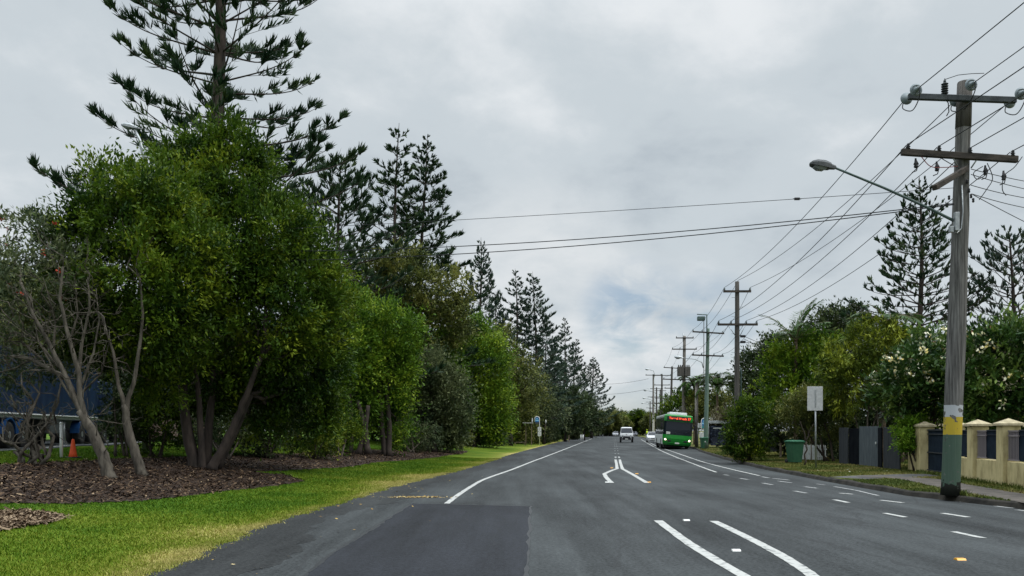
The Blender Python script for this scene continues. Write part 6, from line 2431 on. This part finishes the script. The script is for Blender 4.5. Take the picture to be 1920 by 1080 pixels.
# young sapling by the sign
g = gnd(1508, 873)
r = np.random.default_rng(3)
o = thing('sapling', 'thin bare sapling between the bin and the blank sign', 'sapling', g)
mb = MB()
limb(mb, r, (0, 0, 0), at(1512, 828, g.y) - g, 0.045, 0.03, 0.06)
limb(mb, r, at(1512, 828, g.y) - g, at(1500, 790, g.y) - g, 0.03, 0.012, 0.1)
limb(mb, r, at(1512, 828, g.y) - g, at(1525, 795, g.y) - g, 0.025, 0.01, 0.1)
mb.build('trunk', 'bark', o)
t = MB()
q = at(1521, 826, 42) - g
t.rbox(q, (0.12, 0.08, 0.24), 0.02)
q.z = CH + (HY - 826) * 42 / F
ob = t.build('letterbox', 'timber_post', None, g)
tag(ob, 'small tan letterbox above the white picket fence', 'letterbox')
t = MB()
t.tube([Vector((q.x, q.y, -0.2)), Vector((q.x, q.y, (at(1521, 830, 42) - g).z))], 0.03, 6)
t.build('post', 'timber_post', ob)

# low timber bollard posts right
g = gnd(1464, 858)
t = MB()
t.rbox((0, 0, 0.38), (0.1, 0.1, 0.76), 0.012)
t.rbox((0, 0, 0.78), (0.13, 0.13, 0.05), 0.012)
tag(t.build('timber_post', 'timber_post', None, (g.x, g.y, VERGE)), 'lone short grey post right of the verge shrub', 'post')
# grey metal cabinet half hidden by shrub
g = on(1441, 52)
o = thing('roller_gate', 'dark metal gate half hidden between shrub and trees', 'gate', g)
t = MB()
t.rbox((0.1, 0, 0.85), (1.0, 0.06, 1.3), 0.01, None, 1)
t.build('panel', 'panel_dark', o)
t = MB()
for x_ in (-0.4, 0.6):
    t.tube([(x_, 0, 0), (x_, 0, 1.6)], 0.035, 8)
t.tube([(-0.4, 0, 1.58), (0.6, 0, 1.58)], 0.025, 8)
t.build('frame', 'steel_galv', o)


# ------------------------------------------------------------------ bus stops
def stop_flag(label, base, h, sgn=1, s=1.0, cards=2):
    """white arch-topped post with a blue flag and timetable cards"""
    o = thing('bus_stop_sign', label, 'bus stop sign', base)
    t = MB()
    w = 0.46 * s
    t.tube([(0, 0, 0), (0, 0, h - 0.22)] + [(-sgn * (w / 2 - w / 2 * math.cos(a)), 0, h - 0.22 + 0.22 * math.sin(a)) for a in np.linspace(0.15, math.pi, 10)] + [(-sgn * w, 0, h - 0.62)], 0.036 * s, 8)
    t.build('post', 'sign_white', o)
    t = MB()
    pl = [(-sgn * (w / 2 - (w / 2 - 0.04) * math.cos(a)), h - 0.24 + 0.19 * math.sin(a)) for a in np.linspace(0, math.pi, 10)] + [(-sgn * (w - 0.04), h - 0.62), (-sgn * 0.04, h - 0.62)]
    t.prism(pl, -0.012, 0.012)
    f = t.build('flag', 'sign_blue', o)
    t = MB()
    xc = -sgn * w / 2
    t.rbox((xc, -0.018, h - 0.42), (w * 0.76, 0.008, 0.13), 0.002, None, 1)
    t.build('lettering', 'sign_pale_blue', f)
    t = MB()
    t.rbox((xc, -0.018, h - 0.22), (w * 0.4, 0.008, 0.10), 0.02, None, 1)
    t.build('emblem', 'sign_pale_blue', f)
    t = MB()
    t.prism([(-sgn * (w - 0.04), h - 0.82), (-sgn * 0.04, h - 0.82), (-sgn * 0.04, h - 0.64), (-sgn * (w - 0.04), h - 0.64)], -0.012, 0.012)
    t.build('lower_flag', 'sign_teal' if cards == 1 else 'ink', o)
    for k in range(cards):
        t = MB()
        t.rbox((0, -0.05, h - 1.42 - k * 0.54), (0.34 * s, 0.03, 0.48), 0.006, None, 1)
        c = t.build('timetable', 'sign_white', o)
        t = MB()
        for q in range(6):
            t.box((0, -0.067, h - 1.25 - k * 0.54 - q * 0.065), (0.24 * s, 0.003, 0.014))
        t.build('print', 'ink', c)
    return o


g = on(1011.5, 96)
stop_flag('white arched bus stop post with blue flag on the left lawn', g, CH + (HY - 781) * 96 / F - g.z, 1, 1.15, 2)
g = on(1315, 72)
stop_flag('white arched bus stop post with pale blue flag beside the green pole', g, CH + (HY - 784.5) * 72 / F - g.z, -1, 1.0, 1)
# white notice board on the kerb side by the pale pole
g = on(1309, 75.5)
o = thing('notice_sign', 'white rectangular notice plate beside the short pale pole', 'sign', g)
t = MB()
t.tube([(-0.02, 0, 0), (-0.02, 0, 2.0)], 0.03, 8)
t.build('post', 'steel_galv', o)
t = MB()
t.rbox((0.18, -0.06, 1.95), (0.46, 0.02, 0.40), 0.006, None, 1)
pl = t.build('plate', 'sign_white', o)
t = MB()
for q in range(4):
    t.box((0.18, -0.073, 2.07 - q * 0.08), (0.34, 0.003, 0.022))
t.build('print', 'ink', pl)

# shelter on the right
g = on(1350, 76)
SH = thing('bus_shelter', 'bus shelter with flat pale roof and dark poster panel behind the green pole', 'bus shelter', g, RZ)
t = MB()
t.rbox((0.1, 0, 2.32), (2.6, 1.5, 0.09), 0.02, None, 1)
t.rbox((0.1, -0.76, 2.20), (2.6, 0.03, 0.14), 0.01, None, 1)
t.build('roof', 'roof_metal', SH)
for x_, y_ in ((-1.05, -0.6), (-1.05, 0.6), (1.25, -0.6), (1.25, 0.6)):
    t = MB()
    t.tube([(x_, y_, 0), (x_, y_, 2.3)], 0.035, 8)
    t.build('leg', 'steel_galv', SH)
t = MB()
t.rbox((-0.25, -0.62, 1.05), (1.3, 0.08, 1.75), 0.02, None, 1)
pp_ = t.build('poster_panel', 'poster', SH)
t = MB()
t.rbox((-0.3, -0.668, 1.72), (0.75, 0.01, 0.07), 0.003, None, 1)
t.build('headline', 'sign_white', pp_)
t = MB()
t.rbox((-0.55, -0.668, 0.72), (0.5, 0.01, 0.55), 0.05, None, 1)
t.build('picture', 'navy_car', pp_)
t = MB()
t.rbox((-1.12, -0.05, 1.0), (0.03, 1.1, 1.4), 0.01, None, 1)
t.build('side_panel', 'red_panel', SH)
t = MB()
t.box((0.1, 0.66, 1.2), (2.3, 0.02, 1.8))
t.build('rear_glass', 'glass_dark', SH)
t = MB()
t.rbox((0.6, 0.4, 0.46), (1.1, 0.36, 0.06), 0.01, None, 1)
t.build('seat', 'timber_post', SH)

# left shelter frame, leaning post, small posts
g = on(988, 92)
o = thing('timber_shelter', 'slim open timber waiting shelter beside the left stop', 'shelter', g)
zl = lambda py: CH + (HY - py) * 92 / F - g.z
t = MB()
t.rbox((0.1, 0, zl(793)), (1.15, 0.7, 0.06), 0.01)
t.build('roof', 'sign_white', o)
for x_, m_ in ((-0.12, 'timber_post'), (0.5, 'orange_light')):
    t = MB()
    t.rbox((x_, 0, zl(793) / 2), (0.08, 0.08, zl(793)), 0.01, None, 1)
    t.build('leg', 'timber_post', o)
t = MB()
t.rbox((0.58, 0, zl(787.5)), (0.13, 0.05, 0.4), 0.04)
t.build('marker', 'sign_white', o)
t = MB()
t.rbox((-0.7, 0.0, 0.35), (1.3, 0.3, 0.06), 0.01)
t.rbox((-1.2, 0.0, 0.17), (0.06, 0.25, 0.34), 0.01)
t.rbox((-0.25, 0.0, 0.17), (0.06, 0.25, 0.34), 0.01)
t.build('bench', 'timber_post', o)
g = on(1019, 100)
t = MB()
t.tube([(0, 0, 0), (0.25, 0, CH + (HY - 787) * 100 / F - g.z - 0.4)], 0.045, 8)
o = t.build('leaning_post', 'bark', None, g)
tag(o, 'dark post leaning right with a white top beside the left stop', 'post')
t = MB()
h_ = CH + (HY - 787) * 100 / F - g.z
t.tube([(0.25, 0, h_ - 0.45), (0.28, 0, h_)], 0.07, 8)
t.build('cap', 'sign_white', o)
g = on(1066.5, 122)
t = MB()
t.rbox((0, 0, 0.42), (0.12, 0.12, 0.84), 0.015)
t.lathe((0, 0, 0.84), [(0.06, 0), (0.08, 0.04), (0.03, 0.1)], 8)
tag(t.build('timber_post', 'timber_post', None, g), 'single short brown post on the left verge near the crest', 'post')
for k, (px, lab) in enumerate(((1089, 'white bollard, left one of the three near the crest'), (1091.5, 'white bollard, middle one of the three near the crest'), (1093.8, 'white bollard, right one of the three near the crest'))):
    g = on(px, 140 + k)
    t = MB()
    t.tube([(0, 0, 0), (0, 0, 0.95)], 0.05, 8)
    t.lathe((0, 0, 0.95), [(0.05, 0), (0.05, 0.04), (0.02, 0.06)], 8)
    tag(t.build('bollard', 'sign_white', None, g), lab, 'bollard', 'white bollards near the crest')

# safety cone, white marker post, lamp post among the left trees
g = gnd(137, 859)
o = thing('traffic_cone', 'small orange cone on the grass between the bare stems', 'traffic cone', g)
t = MB()
t.lathe((0, 0, 0.03), [(0.13, 0), (0.10, 0.1), (0.07, 0.3), (0.035, 0.52), (0.02, 0.53)], 14)
t.build('body', 'cone_orange', o)
t = MB()
t.rbox((0, 0, 0.02), (0.34, 0.34, 0.04), 0.01)
t.build('base', 'black_plastic', o)
g = gnd(115, 858)
t = MB()
t.tube([(0, 0, 0), (0, 0, 0.98)], 0.045, 8)
t.lathe((0, 0, 0.98), [(0.045, 0), (0.06, 0.02), (0.03, 0.06)], 8)
tag(t.build('marker_post', 'sign_white', None, g), 'white marker post on the grass left of the orange cone', 'post')
g = on(272, 29)
o = thing('street_lamp', 'grey street lamp just clear of the crown beside the giant pine', 'street lamp', g)
zq = lambda py: CH + (HY - py) * 29 / F - g.z
xq = lambda px: (px - CX) * 29 / F - g.x
t = MB()
t.tube([(0, 0, 0), (0, 0, zq(300)), (xq(262), 0, zq(262)), (xq(252), 0, zq(243))], [0.11, 0.08, 0.05, 0.05], 10)
t.build('pole', 'steel_galv', o)
lamp_head(o, Vector((xq(258), 0, zq(240))), Vector((-1, -0.2, 0)), 0.8)

# person in a yellow vest far down the verge
g = on(1213, 175)
r = np.random.default_rng(1)
o = thing('person', 'person in a bright yellow vest standing at the far roadside', 'person', g, 0.2)
verts = [(0, 0, 0.92), (0, 0, 1.12), (0, 0, 1.38), (0, -0.01, 1.5), (0, -0.02, 1.58), (0, -0.02, 1.7), (0.1, 0, 0.9), (0.12, -0.02, 0.48), (0.12, 0, 0.07), (0.12, -0.14, 0.03), (-0.1, 0, 0.9), (-0.13, 0.02, 0.48), (-0.14, 0.05, 0.07), (-0.14, -0.09, 0.03),
         (0.19, 0, 1.4), (0.25, 0.02, 1.12), (0.24, -0.08, 0.86), (0.24, -0.1, 0.76), (-0.19, 0, 1.4), (-0.26, 0.02, 1.12), (-0.26, -0.06, 0.86), (-0.26, -0.08, 0.76)]
edges = [(0, 1), (1, 2), (2, 3), (3, 4), (4, 5), (0, 6), (6, 7), (7, 8), (8, 9), (0, 10), (10, 11), (11, 12), (12, 13), (2, 14), (14, 15), (15, 16), (16, 17), (2, 18), (18, 19), (19, 20), (20, 21)]
rads = [0.13, 0.13, 0.15, 0.06, 0.085, 0.08, 0.09, 0.06, 0.045, 0.04, 0.09, 0.06, 0.045, 0.04, 0.06, 0.045, 0.035, 0.04, 0.06, 0.045, 0.035, 0.04]
me = bpy.data.meshes.new('body')
me.from_pydata(verts, edges, [])
me.materials.append(MATS['cloth_navy'])
bo = bpy.data.objects.new('body', me)
COL.objects.link(bo)
bo.parent = o
md = bo.modifiers.new('skin', 'SKIN')
for i, v in enumerate(me.skin_vertices[0].data):
    v.radius = (rads[i], rads[i])
me.skin_vertices[0].data[0].use_root = True
bo.modifiers.new('sub', 'SUBSURF').levels = 1
t = MB()
rings = [[(w * math.cos(a), w * 0.72 * math.sin(a), z) for a in np.linspace(0, 6.283, 13)[:-1]] for z, w in ((0.86, 0.21), (1.1, 0.20), (1.32, 0.22), (1.45, 0.16))]
t.loft(rings, True)
t.build('vest', 'yellow_vest', o)
t = MB()
t.lathe((0, -0.02, 1.68), [(0.10, -0.02), (0.105, 0.03), (0.08, 0.09), (0.02, 0.12)], 10)
t.build('hat', 'yellow_vest', o)


# ------------------------------------------------------------------ houses glimpsed through the gardens
def house(label, loc, rz, w, d, h, rh, wall, roof):
    o = thing('house', label, 'house', loc, rz)
    t = MB()
    t.box((0, 0, h / 2), (w, d, h))
    t.add([(-w / 2, -d / 2, h), (w / 2, -d / 2, h), (0, -d / 2, h + rh * 0.94), (-w / 2, d / 2, h), (w / 2, d / 2, h), (0, d / 2, h + rh * 0.94)], [(0, 1, 2), (3, 5, 4)])
    t.build('wall', wall, o)
    t = MB()
    e = 0.45
    sl = rh / (w / 2)
    for s in (-1, 1):
        t.add([(0, -d / 2 - e, h + rh), (s * (w / 2 + e), -d / 2 - e, h - e * sl), (s * (w / 2 + e), d / 2 + e, h - e * sl), (0, d / 2 + e, h + rh),
               (0, -d / 2 - e, h + rh + 0.12), (s * (w / 2 + e), -d / 2 - e, h - e * sl + 0.12), (s * (w / 2 + e), d / 2 + e, h - e * sl + 0.12), (0, d / 2 + e, h + rh + 0.12)],
              [(0, 1, 2, 3), (4, 5, 6, 7), (0, 1, 5, 4), (1, 2, 6, 5), (2, 3, 7, 6), (3, 0, 4, 7)])
    t.build('roof', roof, o)
    for x_ in (-w * 0.25, w * 0.25):
        t = MB()
        t.rbox((x_, -d / 2 - 0.02, h * 0.55), (1.3, 0.08, 1.2), 0.02, None, 1)
        wo = t.build('window', 'roof_brown', o)
        t = MB()
        t.box((x_, -d / 2 - 0.065, h * 0.55), (1.1, 0.02, 1.0))
        t.build('pane', 'glass_dark', wo)
    return o


g = on(1790, 46)
house('cream house with terracotta roof behind the flowering trees', g, -0.12, 6.4, 9, 4.75, 1.75, 'house_cream', 'roof_tile')
g = on(318, 72)
house('brown-roofed house far behind the left trunks', g, 0.3, 8, 9, 3.4, 1.8, 'brick_pale', 'roof_brown')
